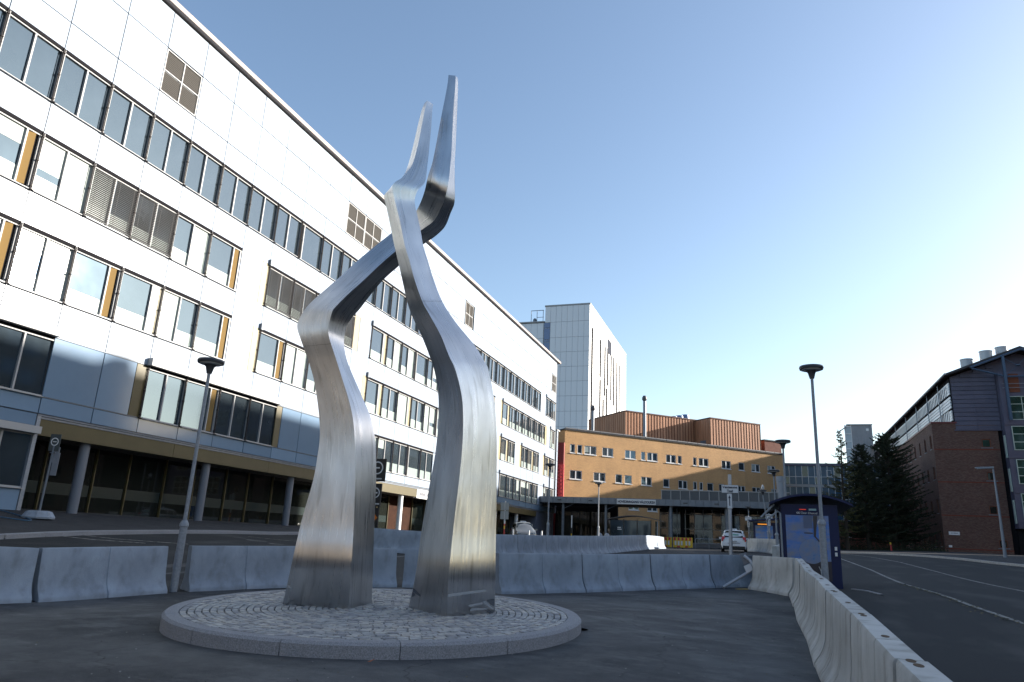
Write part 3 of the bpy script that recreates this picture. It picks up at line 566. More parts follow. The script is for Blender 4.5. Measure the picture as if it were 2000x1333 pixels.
LEG_B = [[[-5.698,11.576,0.349],[-4.73,10.937,0.327],[-4.228,11.776,0.355],[-5.196,12.416,0.377]],[[-5.533,11.417,0.92],[-4.664,10.787,0.923],[-4.167,11.546,0.995],[-5.036,12.176,0.991]],[[-5.491,11.421,1.601],[-4.66,10.832,1.57],[-4.192,11.539,1.655],[-5.023,12.128,1.686]],[[-5.424,11.428,2.267],[-4.643,10.878,2.218],[-4.218,11.536,2.303],[-4.998,12.086,2.353]],[[-5.371,11.425,2.66],[-4.637,10.911,2.597],[-4.235,11.534,2.686],[-4.969,12.048,2.748]],[[-5.33,11.421,3.178],[-4.636,10.931,3.102],[-4.258,11.52,3.192],[-4.952,12.011,3.269]],[[-5.337,11.403,3.705],[-4.667,10.923,3.606],[-4.301,11.485,3.705],[-4.971,11.965,3.805]],[[-5.374,11.381,4.061],[-4.723,10.889,3.94],[-4.352,11.432,4.039],[-5.003,11.924,4.159]],[[-5.46,11.342,4.419],[-4.821,10.826,4.274],[-4.418,11.364,4.372],[-5.057,11.879,4.517]],[[-5.545,11.293,4.651],[-4.923,10.767,4.49],[-4.494,11.301,4.525],[-5.116,11.827,4.686]],[[-5.686,11.192,5.003],[-5.073,10.711,4.834],[-4.649,11.225,4.779],[-5.262,11.706,4.948]],[[-5.843,11.061,5.348],[-5.283,10.656,5.187],[-4.98,11.086,5.178],[-5.539,11.492,5.339]],[[-5.923,10.971,5.611],[-5.44,10.636,5.447],[-5.227,10.991,5.553],[-5.71,11.326,5.717]],[[-6.012,10.898,5.975],[-5.6,10.597,5.833],[-5.402,10.914,5.974],[-5.814,11.215,6.116]],[[-6.112,10.842,6.351],[-5.721,10.555,6.203],[-5.51,10.855,6.304],[-5.902,11.141,6.452]],[[-6.193,10.805,6.636],[-5.815,10.514,6.478],[-5.599,10.802,6.579],[-5.977,11.094,6.737]],[[-6.272,10.772,6.936],[-5.894,10.474,6.795],[-5.667,10.762,6.89],[-6.045,11.06,7.031]],[[-6.34,10.747,7.19],[-5.946,10.442,7.005],[-5.722,10.725,7.113],[-6.116,11.03,7.297]],[[-6.43,10.724,7.503],[-6.02,10.394,7.273],[-5.782,10.674,7.382],[-6.192,11.004,7.612]],[[-6.476,10.736,7.641],[-6.063,10.358,7.443],[-5.768,10.646,7.49],[-6.181,11.024,7.688]],[[-6.441,10.789,7.759],[-6.088,10.34,7.58],[-5.728,10.631,7.591],[-6.081,11.079,7.77]],[[-6.338,10.85,7.928],[-6.054,10.373,7.686],[-5.672,10.649,7.677],[-5.957,11.125,7.918]],[[-6.224,10.878,8.046],[-5.956,10.46,7.822],[-5.622,10.702,7.823],[-5.89,11.121,8.047]],[[-6.123,10.876,8.248],[-5.851,10.563,8.105],[-5.63,10.752,8.189],[-5.901,11.064,8.332]],[[-6.042,10.866,8.636],[-5.813,10.632,8.49],[-5.646,10.794,8.558],[-5.875,11.027,8.705]],[[-5.971,10.867,9.148],[-5.787,10.686,9.007],[-5.658,10.822,9.07],[-5.842,11.003,9.211]],[[-5.918,10.872,9.481],[-5.773,10.721,9.36],[-5.673,10.836,9.405],[-5.818,10.987,9.527]],[[-5.876,10.878,9.631],[-5.753,10.749,9.577],[-5.672,10.852,9.553],[-5.795,10.98,9.608]]]
def cr(P, sub):
    P = np.array(P); n = len(P); out = []
    for i in range(n-1):
        p0, p1, p2, p3 = P[max(i-1, 0)], P[i], P[i+1], P[min(i+2, n-1)]
        for k in range(sub):
            t = k/sub; out.append(.5*((2*p1)+(p2-p0)*t+(2*p0-5*p1+4*p2-p3)*t*t+(3*p1-p0-3*p2+p3)*t**3))
    out.append(P[-1]); return np.array(out)
def build_leg(name, S, parent):
    S = np.array(S); lines = [cr(S[:, j], 5) for j in range(4)]                # L, M, R, B corner lines
    n = len(lines[0]); order = [0, 1, 2, 3]; verts = []; faces = []; uvs = []
    bm = bmesh.new(); vv = [[bm.verts.new(tuple(lines[j][i]-WORLD[parent.name])) for j in order] for i in range(n)]
    uvl = bm.loops.layers.uv.new('UVMap')
    mid = np.array([np.mean([lines[j][i] for j in range(4)], axis=0) for i in range(n)]); s = np.r_[0, np.cumsum(np.linalg.norm(np.diff(mid, axis=0), axis=1))]
    for i in range(n-1):
        for j in range(4):
            k = (j+1) % 4; f = bm.faces.new((vv[i][j], vv[i][k], vv[i+1][k], vv[i+1][j]))
            wa = np.linalg.norm(lines[k][i]-lines[j][i]); wb = np.linalg.norm(lines[k][i+1]-lines[j][i+1])
            for lp, (u, v) in zip(f.loops, ((-wa/2+j*3, s[i]), (wa/2+j*3, s[i]), (wb/2+j*3, s[i+1]), (-wb/2+j*3, s[i+1]))): lp[uvl].uv = (u, v)
            f.smooth = True
    bm.faces.new([vv[n-1][j] for j in (0, 1, 2, 3)]); bm.faces.new([vv[0][j] for j in (3, 2, 1, 0)])
    bmesh.ops.recalc_face_normals(bm, faces=bm.faces)
    for i in range(n-1):
        for j in range(4):
            e = bm.edges.get((vv[i][j], vv[i+1][j])); e.smooth = False
    for i in (0, n-1):
        for j in range(4): bm.edges.get((vv[i][j], vv[i][(j+1) % 4])).smooth = False
    me = bpy.data.meshes.new(name); bm.to_mesh(me); bm.free(); me.materials.append(M_STEEL)
    o = bpy.data.objects.new(name, me); link(o, parent, WORLD[parent.name]); return o, lines
SCU = thing('steel_sculpture', (-5.7, 11.1, .34), 'tall brushed steel sculpture of two twisting horns crossing each other', 'sculpture')
oa, LAs = build_leg('twisting_column', LEG_A, SCU); oa['label'] = 'column leaning right across the other, ending in the taller tip'
ob, LBs = build_leg('twisting_column', LEG_B, SCU); ob['label'] = 'column curving left in front, ending in the shorter tip'
def on_face(lines, j, s_, u, off=.004):                                     # point on the face between corner lines j and j+1
    n = len(lines[0])-1; i = min(int(s_), n-1); t = s_-i; k = (j+1) % 4
    a = lines[j][i]*(1-t)+lines[j][i+1]*t; b = lines[k][i]*(1-t)+lines[k][i+1]*t; p = a*(1-u)+b*u
    nrm = np.cross(b-a, lines[j][i+1]-lines[j][i]); nrm /= np.linalg.norm(nrm)
    c = np.mean([lines[q][i] for q in range(4)], axis=0)
    if nrm @ (p-c) < 0: nrm = -nrm
    return p+nrm*off
M_TAPE = mat('grey_duct_tape', (.33, .35, .38), .4); M_TAPED = mat('dark_tape', (.10, .11, .13), .5)
def tape(lines, j, q, m):
    mb = MB(); P = [on_face(lines, j, s_, u, .006) for s_, u in q]; mb.quad(*P); part('tape_patch', mb, m, SCU)
tape(LBs, 1, [(2.82, .01), (3.1, .79), (3.36, .79), (3.2, .01)], M_TAPE)
tape(LBs, 1, [(1.44, .46), (1.66, .73), (1.98, .73), (1.72, .43)], M_TAPE)
tape(LBs, 1, [(.85, .46), (.88, .83), (1.10, .83), (1.25, .50)], M_TAPE)
tape(LBs, 1, [(1.98, .72), (.75, .95), (.95, .98), (2.12, .78)], M_TAPE)
tape(LBs, 1, [(.85, .78), (.04, .90), (.12, .98), (.82, .86)], M_TAPED)
tape(LBs, 1, [(2.12, .82), (1.5, .90), (1.25, .985), (2.2, .985)], M_TAPED)
tape(LBs, 0, [(3.2, .02), (2.5, .28), (2.25, .28), (2.75, .02)], M_TAPED)
tape(LBs, 0, [(2.74, .02), (2.52, .11), (2.2, .10), (2.05, .02)], M_TAPED)
tape(LAs, 0, [(2.8, .01), (2.38, .10), (2.25, .10), (2.5, .01)], M_TAPE)
def weld(lines, j, s_, jit=.05):
    mb = MB(); 
    for i in range(6):
        u0, u1 = i/6, (i+1)/6; a = on_face(lines, j, s_+jit*math.sin(i*2.1), u0, .003); b = on_face(lines, j, s_+jit*math.sin(i*2.1+2.1), u1, .003); c = on_face(lines, j, s_+.06+jit*math.sin(i*2.1+2.1), u1, .003); d = on_face(lines, j, s_+.06+jit*math.sin(i*2.1), u0, .003); mb.quad(a, b, c, d)
    part('weld_seam', mb, mat('dark_weld', (.16, .15, .14), .5, .8), SCU)
weld(LBs, 1, 60); weld(LAs, 0, 48)
# ------------------------------------------------------------------ round island of setts
def island():
    cx, cy, Rr = -6.0, 11.2, 3.27; bz = lambda x, y: -.21+.034*y; top = .175
    I = thing('round_sett_island', (cx, cy, bz(cx, cy)), 'round island of granite setts with a kerb under the steel sculpture', 'traffic island')
    n = 14; a0 = .35
    for i in range(n):
        t0 = a0+2*math.pi*i/n+.0013; t1 = a0+2*math.pi*(i+1)/n-.0013; mb = MB(); q = 8; r0, r1 = Rr-.22, Rr
        for k in range(q):
            A, Bn = t0+(t1-t0)*k/q, t0+(t1-t0)*(k+1)/q
            P = lambda r, t, z: (cx+r*math.cos(t), cy+r*math.sin(t), bz(cx+r*math.cos(t), cy+r*math.sin(t))+z)
            mb.quad(P(r0, A, top), P(r0, Bn, top), P(r1-.035, Bn, top), P(r1-.035, A, top)); mb.quad(P(r1-.035, A, top), P(r1-.035, Bn, top), P(r1, Bn, top-.035), P(r1, A, top-.035))
            mb.quad(P(r1, A, top-.035), P(r1, Bn, top-.035), P(r1, Bn, -.25), P(r1, A, -.25)); mb.quad(P(r0, Bn, top), P(r0, A, top), P(r0, A, -.1), P(r0, Bn, -.1))
        for t in (t0, t1): mb.quad(P(r0, t, -.25), P(r0, t, top), P(r1-.035, t, top), P(r1, t, -.25))
        part('kerb_stone', mb, M_GRAN, I)
    part('gap_shade_disc', MB().lathe([(.01, .012), (.13, .012), (.17, .004)], 12, (-2.90, 12.05, g(-2.90, 12.05))), mat('gap_shade_black', (.004, .004, .004), 1, spec=0), I)  # flat black disc on the surface standing in for the shade inside a gap
    base = MB()
    for k in range(48):
        A, Bn = 2*math.pi*k/48, 2*math.pi*(k+1)/48; r = Rr-.2
        base.tri((cx, cy, bz(cx, cy)+top-.03), (cx+r*math.cos(A), cy+r*math.sin(A), bz(cx, cy+r*math.sin(A))+top-.03), (cx+r*math.cos(Bn), cy+r*math.sin(Bn), bz(cx, cy+r*math.sin(Bn))+top-.03))
    part('sand_joint_bed', base, mat('dark_joint_sand', (.035, .034, .03), .95), I)
    cells = []; w = .105; r = Rr-.225
    while r > .15:
        ln = random.uniform(.15, .17); m_ = max(3, int(2*math.pi*(r-w/2)/ln)); off = random.random()*6
        for k in range(m_): cells.append((r, off+2*math.pi*k/m_, 2*math.pi/m_))
        r -= w
    def cell(mb, r, t, dt, mi):
        tt = t+random.uniform(-.04, .04)*dt; g1 = .011; r1, r0 = r-g1/2+random.uniform(-.004, .004), r-w+g1/2+random.uniform(-.004, .004); e = g1/2/r; hz = top+random.uniform(-.007, .006); tl = [random.uniform(-.004, .004) for _ in range(4)]
        Q = [(r0, tt-dt/2+e), (r0, tt+dt/2-e), (r1, tt+dt/2-e), (r1, tt-dt/2+e)]
        lo, hi = [], []
        rc, tc_ = (r0+r1)/2, tt
        for (rr, th), dz in zip(Q, tl):
            x, y = cx+rr*math.cos(th), cy+rr*math.sin(th); lo.append((x, y, bz(x, y)+hz-.035))
            x2 = cx+(rr*.86+rc*.14)*math.cos(th*.9+tc_*.1); y2 = cy+(rr*.86+rc*.14)*math.sin(th*.9+tc_*.1)
            x2, y2 = x+(x2-x), y+(y2-y); hi.append((x2, y2, bz(x2, y2)+hz+dz))
        mb.quad(*hi, mi)
        for a in range(4): b = (a+1) % 4; mb.quad(lo[a], lo[b], hi[b], hi[a], mi)
    vis = []
    for (r, t, dt) in cells:
        x, y = cx+(r-w/2)*math.cos(t), cy+(r-w/2)*math.sin(t); vis.append((math.hypot(x, y)+ (0), (r, t, dt)))
    vis.sort(key=lambda c: c[0]); ms = [M_SETT, M_SETT2, M_SETT3]
    for d, c in vis[:300]:
        mb = MB(); cell(mb, *c, 0); part('sett', mb, random.choices(ms, (5, 3, 2))[0], I)
    mb = MB()
    for d, c in vis[300:]: cell(mb, *c, random.choices((0, 1, 2), (5, 3, 2))[0])
    o = bpy.data.objects.new('small_setts', mb.mesh('small_setts', ms, WORLD[I.name], fix=False)); link(o, I, WORLD[I.name]); o['kind'] = 'stuff'
island()
# ------------------------------------------------------------------ concrete barriers
PROF = [(-.29, 0), (-.29, .07), (-.265, .11), (-.22, .17), (-.17, .26), (-.14, .36), (-.125, .48), (-.115, .7), (-.10, .97), (-.085, 1.0), (.085, 1.0), (.10, .97), (.115, .7), (.125, .48), (.14, .36), (.17, .26), (.22, .17), (.265, .11), (.29, .07), (.29, 0)]
BM = {}
def barrier_mesh(L, grooves, m):
    key = (round(L, 2), grooves, m.name)
    if key in BM: return BM[key]
    st = [(-L/2, .985), (-L/2+.02, 1.0)]
    for i in range(grooves): y = -L/2+L*(i+1)/(grooves+1); st += [(y-.022, 1.0), (y-.010, .90), (y+.010, .90), (y+.022, 1.0)]
    st += [(L/2-.02, 1.0), (L/2, .985)]
    mb = MB(); n = len(PROF)
    for y, s in st:
        for x, z in PROF: mb.v.append((x*s, y, z if s > .96 else z-(.01 if z > .9 else 0)))
    for i in range(len(st)-1):
        for k in range(n-1): a = i*n+k; mb.f.append((a, a+1, a+n+1, a+n)); mb.mi.append(0)
    mb.f.append(tuple(range(n))); mb.mi.append(0); e = (len(st)-1)*n; mb.f.append(tuple(e+k for k in reversed(range(n)))); mb.mi.append(0)
    me = mb.mesh('concrete_barrier', m, smooth=True); BM[key] = me; return me
hole = None
def barrier(a, b, label, group, m=M_CONC, grooves=1, holes=False):
    """a, b: ends of the centre line on the ground"""
    a = np.array([*a, g(*a)]); b = np.array([*b, g(*b)]); c = (a+b)/2; d = b-a; L = float(np.linalg.norm(d))-.025
    root = bpy.data.objects.new('concrete_barrier', barrier_mesh(L, grooves, m)); link(root, None, tuple(c-np.array([0, 0, .01])))
    root.rotation_euler = (math.atan2(d[2], math.hypot(d[0], d[1])), 0, math.atan2(-d[0], d[1])); 
    tag(root, label, 'barrier', group)
    if holes:
        for k in (-.33, .08, .40):
            mb = MB(); mb.lathe([(.0, 0), (.055, 0), (.055, .002)], 12, (0, k*L, 1.0002)); o = bpy.data.objects.new('lifting_socket', mb.mesh('lifting_socket', mat('rusty_socket', (.07, .04, .018), .9))); COL.objects.link(o); o.parent = root; o.scale = (.55, 1.3, 1)
    return root
def back(p, q, off):                                                    # shift a front-bottom edge to the centre line
    p, q = np.array(p), np.array(q); t = (q-p)/np.linalg.norm(q-p); n = np.array([-t[1], t[0]]); return tuple(p+n*off), tuple(q+n*off)
GA, GB, GC = 'concrete barriers behind the sculpture', 'concrete barriers beside the road', 'rear row of concrete barriers'
A = [((-13.95, 8.15), (-13.22, 10.80), 'grey concrete barrier cut off by the left edge of the photo'),
     ((-13.20, 10.90), (-12.53, 13.47), 'grey concrete barrier with a chipped lower edge, left of the lamp post'),
     ((-12.36, 13.92), (-11.15, 16.3), 'grey concrete barrier just right of the tall lamp post'),
     ((-11.13, 16.35), (-9.38, 18.30), 'grey concrete barrier half hidden behind the left foot of the sculpture'),
     ((-9.30, 18.38), (-6.85, 19.35), 'grey concrete barrier partly behind the right foot of the sculpture'),
     ((-6.33, 18.05), (-4.63, 20.13), 'grey concrete barrier standing free right of the sculpture, its end face showing'),
     ((-4.62, 20.15), (-3.06, 22.26), 'grey concrete barrier second to the right of the sculpture'),
     ((-3.05, 22.28), (-1.50, 24.35), 'grey concrete barrier in front of the taxi waiting sign'),
     ((-1.48, 24.38), (-.15, 26.6), 'grey concrete barrier with the fallen sign leaning on it')]
for p, q, lb in A:
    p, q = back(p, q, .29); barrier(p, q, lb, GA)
Bp = [((-.28, 24.35), (.80, 21.95), 'pale concrete barrier closing the corner below the bus shelter')]
ys = [21.85, 19.2, 16.5, 13.78, 11.05, 8.3, 5.55, 2.85, .15]
nm = ['first after the bend by the bus shelter', 'second after the bend by the bus shelter', 'third after the bend, its joint offset', 'fourth after the bend, in the middle of the roadside row', 'fifth after the bend, with dark specks on its top', 'sixth after the bend, nearer the lower edge', 'its near joint dark, low in the right corner', 'nearest of all, cut by the bottom edge of the photo']
barrier(Bp[0][0], Bp[0][1], Bp[0][2], GB, M_CONC2)
for i in range(8):
    dx = (.0, .02, -.015, .02, -.01, .015, 0, .01)[i]
    barrier((.86+dx, ys[i]), (.86-dx, ys[i+1]), 'pale roadside barrier, ' + nm[i], GB, M_CONC2, grooves=2, holes=True)
CL = [(-19.6, 29.0), (-17.0, 29.6), (-14.4, 30.2), (-11.75, 30.75), (-11.05, 33.2)]
P = [(-11.05, 33.2), (-10.1, 37.1), (-9.3, 41), (-8.6, 46), (-8.3, 52), (-8.3, 58), (-8.4, 64), (-8.75, 69.9)]
acc = [np.array(P[0])]; step = 2.68
i = 0; cur = np.array(P[0], float)
for nxt in P[1:]:
    nxt = np.array(nxt, float)
    while np.linalg.norm(nxt-cur) > step*.999:
        t = (nxt-cur)/np.linalg.norm(nxt-cur); cur = cur+t*step; acc.append(cur.copy())
ORD = ['first', 'second', 'third', 'fourth', 'fifth', 'sixth', 'seventh', 'eighth', 'ninth', 'tenth', 'eleventh', 'twelfth', 'thirteenth', 'fourteenth', 'fifteenth']
lab = ['grey barrier of the rear row seen between the two feet of the sculpture', 'grey barrier of the rear row behind the right foot of the sculpture', 'grey barrier of the rear row, second behind the right foot of the sculpture', 'grey barrier of the rear row first to the right of the sculpture']
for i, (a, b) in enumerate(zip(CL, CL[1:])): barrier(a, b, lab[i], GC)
N_ = len(acc)-1
for i, (a, b) in enumerate(zip(acc, acc[1:])):
    lb = 'grey barrier at the far end of the rear row, its end face white in sunlight' if i == N_-1 else 'grey barrier of the rear row, ' + ORD[N_-2-i] + ' before its sunlit end'
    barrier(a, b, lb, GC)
D_ = [((.45, 38.0), (.78, 40.6), 'grey barrier just left of the navy bus shelter, nearest of the bending row', ), ((.80, 40.65), (.98, 43.3), 'grey barrier second in the bending row left of the bus shelter'), ((.98, 43.35), (.95, 46.0), 'grey barrier third in the bending row left of the bus shelter'),
      ((.92, 54.0), (.35, 56.7), 'pale barrier of the bending row below the leaning lamp'), ((.33, 56.75), (-.35, 59.4), 'pale barrier of the bending row midway to the white taxi'), ((-.37, 59.45), (-1.2, 62.0), 'pale barrier at the far end of the bending row beside the white taxi')]
for a, b, lb in D_: barrier(a, b, lb, 'bending row of barriers by the taxi', M_CONC2)
# ------------------------------------------------------------------ brown brick building, seen at an angle behind the canopy
A47 = R(47); BO = np.array([-26.64, 100.44, 0]); BT = np.array([math.sin(A47), math.cos(A47), 0]); BN = np.array([BT[1], -BT[0], 0]); UZ = np.array([0, 0, 1.])
def bp(t, s, z): return BO+BT*t-BN*s+UZ*z                              # along the facade, back into the building, up
def bbox(mb, t0, t1, s0, s1, z0, z1, mi=0): return mb.obox(bp((t0+t1)/2, (s0+s1)/2, (z0+z1)/2), BT*(t1-t0)/2, -BN*(s1-s0)/2, UZ*(z1-z0)/2, mi)
def wall_with_holes(fn, t0, t1, z0, z1, holes):
    """faces of a wall sheet split round rectangular holes (t0,t1,z0,z1), with reveals; fn(t, depth, z) gives a point"""
    mb = MB(); ts = sorted({t0, t1, *[h[0] for h in holes], *[h[1] for h in holes]}); zs = sorted({z0, z1, *[h[2] for h in holes], *[h[3] for h in holes]})
    for a, b in zip(ts, ts[1:]):
        col = [h for h in holes if h[0] < (a+b)/2 < h[1]]
        run = None
        for c, d in zip(zs, zs[1:]):
            inside = any(h[2] < (c+d)/2 < h[3] for h in col)
            if inside:
                if run is not None: mb.quad(fn(a, 0, run), fn(b, 0, run), fn(b, 0, c), fn(a, 0, c)); run = None
            elif run is None: run = c
        if run is not None: mb.quad(fn(a, 0, run), fn(b, 0, run), fn(b, 0, z1), fn(a, 0, z1))
    for h in holes:
        a, b, c, d = h; e = .22
        mb.quad(fn(a, 0, c), fn(a, e, c), fn(a, e, d), fn(a, 0, d)); mb.quad(fn(b, 0, c), fn(b, e, c), fn(b, e, d), fn(b, 0, d)); mb.quad(fn(a, 0, d), fn(b, 0, d), fn(b, e, d), fn(a, e, d)); mb.quad(fn(a, 0, c), fn(b, 0, c), fn(b, e, c), fn(a, e, c))
    return mb
M_BRICK = brick_mat('ochre_brick', (.56, .32, .13), (.45, .245, .10), (.46, .30, .165))
def brick_building():
    B = thing('brick_building', tuple(bp(0, 0, 1.8)), 'ochre brick building with small white windows, half in sun, behind the canopy', 'building')
    W1 = [(.9, 1.7), (2.1, 2.9), (3.3, 5.3), (6.3, 8.2), (10.25, 12.15), (13.1, 13.85), (14.2, 16.1), (17.65, 19.5), (19.85, 20.6), (22.75, 23.45), (23.85, 25.75), (28.35, 30.2), (31.8, 33.0), (34.45, 36.2), (37.8, 39.5)]
    W2 = [(.95, 2.95), (4.9, 6.9), (8.6, 9.75), (10.2, 11.45), (13.1, 15.0), (17.1, 18.25), (19.9, 21.6), (22.7, 23.45), (23.9, 24.6), (25.4, 26.6), (27.7, 28.7), (29.4, 30.3), (31.4, 33.0), (34.4, 36.2), (38.4, 39.6)]
    W3 = [(10.9, 12.7), (14.2, 16.0)]
    holes = [(a, b, 14.28, 15.53) for a, b in W1]+[(a, b, 10.55, 11.8) for a, b in W2]+[(a, b, 6.83, 8.0) for a, b in W3]
    mb = wall_with_holes(lambda t, s, z: bp(t, s, z), 0, 41.3, 0, 17.5, holes)
    mb.quad(bp(0, 0, 0), bp(0, 22, 0), bp(0, 22, 17.5), bp(0, 0, 17.5)); mb.quad(bp(41.3, 0, 0), bp(41.3, 22, 0), bp(41.3, 22, 17.5), bp(41.3, 0, 17.5))
    part('wall', mb, M_BRICK, B)
    mb = MB(); bbox(mb, -.1, 41.4, -.12, 22, 17.5, 17.7); part('roof', mb, M_ROOF, B)
    mb = MB(); bbox(mb, .1, 41.2, .24, 22, 0, 17.4); part('inner_wall', mb, M_DARK, B)
    for i in range(21):
        mb = MB(); bbox(mb, i*1.97+.02, i*1.97+1.9, -.16, .05, 17.68, 17.84); part('coping_piece', mb, mat('grey_coping', (.16, .16, .17), .5), B)
    for (a, b, c, d) in holes:
        w = b-a; fr = MB(); z0, z1 = c, d
        e = .09
        bbox(fr, a, a+e, .06, .14, z0, z1); bbox(fr, b-e, b, .06, .14, z0, z1); bbox(fr, a+e, b-e, .06, .14, z0, z0+e); bbox(fr, a+e, b-e, .06, .14, z1-e, z1)
        if w > 1.5: bbox(fr, (a+b)/2-.09, (a+b)/2+.09, .05, .14, z0+e, z1-e)
        f = part('window', fr, M_FRAMEW, B)
        sill = MB(); bbox(sill, a-.06, b+.06, -.09, .06, z0-.1, z0-.004); part('sill', sill, M_FRAMEW, f)
        pn = MB(); bbox(pn, a+e, b-e, .10, .12, z0+e, z1-e); part('pane', pn, M_GLASS, f)
        if random.random() < .2: pn = MB(); bbox(pn, a+e, (a+b)/2-.1, .09, .098, z0+e+.2, z1-e); part('curtain', pn, M_BLINDW, f)
    # small roof house at the right end
    mb = MB(); bbox(mb, 42.2, 46, 5, 10, 17, 20.6); part('roof_house', mb, mat('dark_red_brick', (.17, .05, .03), .8, c2=(.13, .035, .02), scale=4), B)
    mb = MB(); bbox(mb, 42.1, 46.1, 4.9, 10.1, 20.6, 20.8); part('roof_house_cap', mb, M_ROOF, B)
brick_building()
def copper_box(t0, t1, s0, s1, z0, z1, label, pos):
    B = thing('copper_plant_room', tuple(bp(t0, s0, z0)), label, 'rooftop plant room', 'copper clad plant rooms on the brick roof')
    mb = MB(); bbox(mb, t0+.05, t1-.05, s0+.05, s1-.05, z0, z1-.05); part('wall', mb, M_COPPER, B)
    mb = MB(); bbox(mb, t0-.1, t1+.1, s0-.1, s1+.1, z1-.05, z1+.12); part('roof_edge', mb, mat('dark_copper_edge', (.10, .05, .04), .5, .3), B)
    n = int((t1-t0)/.58); w = (t1-t0)/n
    for i in range(n):
        mb = MB(); bbox(mb, t0+i*w+.02, t0+(i+1)*w-.05, s0-.02, s0+.05, z0, z1-.06); bbox(mb, t0+(i+1)*w-.045, t0+(i+1)*w+.05, s0-.05, s0+.05, z0, z1-.06, 1); part('copper_sheet', mb, [M_COPPER, mat('dark_copper_seam', (.10, .035, .02), .7, spec=.1)], B)
    n = int((s1-s0)/.58); w = (s1-s0)/n
    for i in range(n):
        mb = MB(); bbox(mb, t0-.02, t0+.05, s0+i*w+.02, s0+(i+1)*w-.05, z0, z1-.06); bbox(mb, t0-.09, t0+.05, s0+(i+1)*w-.045, s0+(i+1)*w, z0, z1-.06); part('copper_sheet', mb, M_COPPER, B)
    return B
copper_box(16.1, 40, 9.0, 21, 17.5, 23.4, 'larger copper clad plant room with flue pipes, left on the brick roof', 0)
copper_box(30.4, 41.2, 4.9, 9.0-.15, 17.5, 23.25, 'nearer copper clad plant room with bright standing seams, right on the brick roof', 1)
mb = MB(); bbox(mb, 30.22, 30.3, 6.1, 7.5, 17.6, 19.6); o = part('service_hatch', mb, M_GREYM); tag(o, 'grey service door set low in the dark side of the nearer copper room', 'hatch')
def flue(t, s, z0, z1, r, label):
    p = bp(t, s, z0); F = thing('flue_pipe', tuple(p), label, 'flue pipe', 'steel flue pipes on the brick building')
    part('pipe', MB().lathe([(r, 0), (r, z1-z0-.9)], 12, tuple(p)), M_GALV, F, smooth=True)
    part('cowl', MB().lathe([(r*.9, 0), (r*1.6, .25), (r*1.6, .6), (r*.9, .9)], 12, (p[0], p[1], z1-.9)), mat('dark_cowl', (.07, .07, .08), .5), F, smooth=True)
    mb = MB(); bbox(mb, t-.05, t+.05, s, s+.5, z0+.8, z0+.9); bbox(mb, t-.05, t+.05, s, s+.5, z0+2.8, z0+2.9); part('bracket', mb, M_GREYM, F)
flue(7.2, 4.4, 17.6, 22.6, .22, 'left steel flue pipe with dark cowl on the brick roof')
flue(17.6, 5.6, 17.6, 25.6, .25, 'taller steel flue pipe rising before the copper wall')
for i, (px_, h) in enumerate(((28.2, .8), (29.6, 1.2), (30.9, 1.5), (32.2, 1.8))):
    p = bp(px_, 14, 23.4); o = part('roof_fan', MB().lathe([(.55, 0), (.55, h*.5), (.75, h*.6), (.65, h), (.3, h+.1)], 14, tuple(p)), mat('blue_fan_housing', (.12, .19, .33), .4), smooth=True)
    tag(o, ('smallest', 'second smallest', 'second largest', 'largest')[i]+' of the blue roof fans behind the copper rooms', 'roof fan', 'blue roof fans')
# ------------------------------------------------------------------ canopy of the main entrance
def canopy():
    C = thing('entrance_canopy', (-12, 90, 1.9), 'long grey entrance canopy on columns with a lettered white sign', 'canopy')
    part('canopy_roof', MB().box(-27, 5.5, 90.1, 97.9, 6.62, 7.28), mat('canopy_underside', (.035, .035, .04), .6), C)
    x = -26.9
    while x < 5.4:
        part('fascia_panel', MB().box(x+.01, x+.86, 90-.02, 90.1, 6.55, 7.3), M_GREYM, C); x += .88
    for x, y, r in ((-24.0, 90.6, .17), (-18.5, 90.6, .17), (-10.55, 90.6, .2), (-9.6, 94.5, .25), (-4.0, 91.0, .33), (2.8, 90.8, .2)):
        part('column', MB().lathe([(r, g(x, y)-.2), (r, 6.62)], 16, (x, y, 0)), M_GREYM if y < 94 else M_DARK, C, smooth=True)
        br = MB(); 
        if r < .2: br.tube([(x+.1, y, 5.9), (x+1.6, y, 6.6)], .04, 6); part('brace', br, M_GREYM, C)
    for x in (-24.6, -20.6, -15.4, -9.0, -5.4): part('canopy_light', MB().box(x, x+.5, 89.93, 89.98, 6.85, 6.95), M_BLACK, C)
    # glazed corridor above
    n = 13; x0, x1 = -11.7, 3.0; w = (x1-x0)/n
    part('corridor_roof', MB().box(x0-.1, x1+.1, 90.9, 94, 8.42, 8.52), M_WHITEM, C)
    for i in range(n):
        part('corridor_pane', MB().box(x0+i*w+.05, x0+(i+1)*w-.03, 91.0, 91.05, 7.3, 8.42), mat('blue_grey_spandrel_glass', (.035, .05, .075), .2, ior=1.4), C)
        part('corridor_mullion', MB().box(x0+i*w-.03, x0+i*w+.05, 90.93, 91.05, 7.3, 8.42), M_WHITEM, C)
    part('corridor_side', MB().box(x0, x0+.06, 91.06, 94, 7.3, 8.42), M_GREYM, C)
    s = part('entrance_sign', MB().box(-17.0, -12.25, 89.86, 89.96, 6.58, 7.2), M_SIGNW, C)
    text_part('lettering', 'HOVEDINNGANG VÁLDOUKSA', .40, s, (-14.62, 89.84, 6.87), (R(90), 0, 0), M_INK, bold=.016, sx=.80)
    # big ventilation pipe
    V = part('ventilation_pipe', MB().lathe([(.5, 7.3), (.5, 9.7), (.56, 9.72), (.56, 10.35), (.5, 10.36)], 20, (2.15, 91.2, 0)), M_GALV, None, smooth=True, origin=(2.15, 91.2, 7.3)); tag(V, 'thick grey ventilation pipe standing on the right end of the canopy', 'ventilation pipe')
canopy()
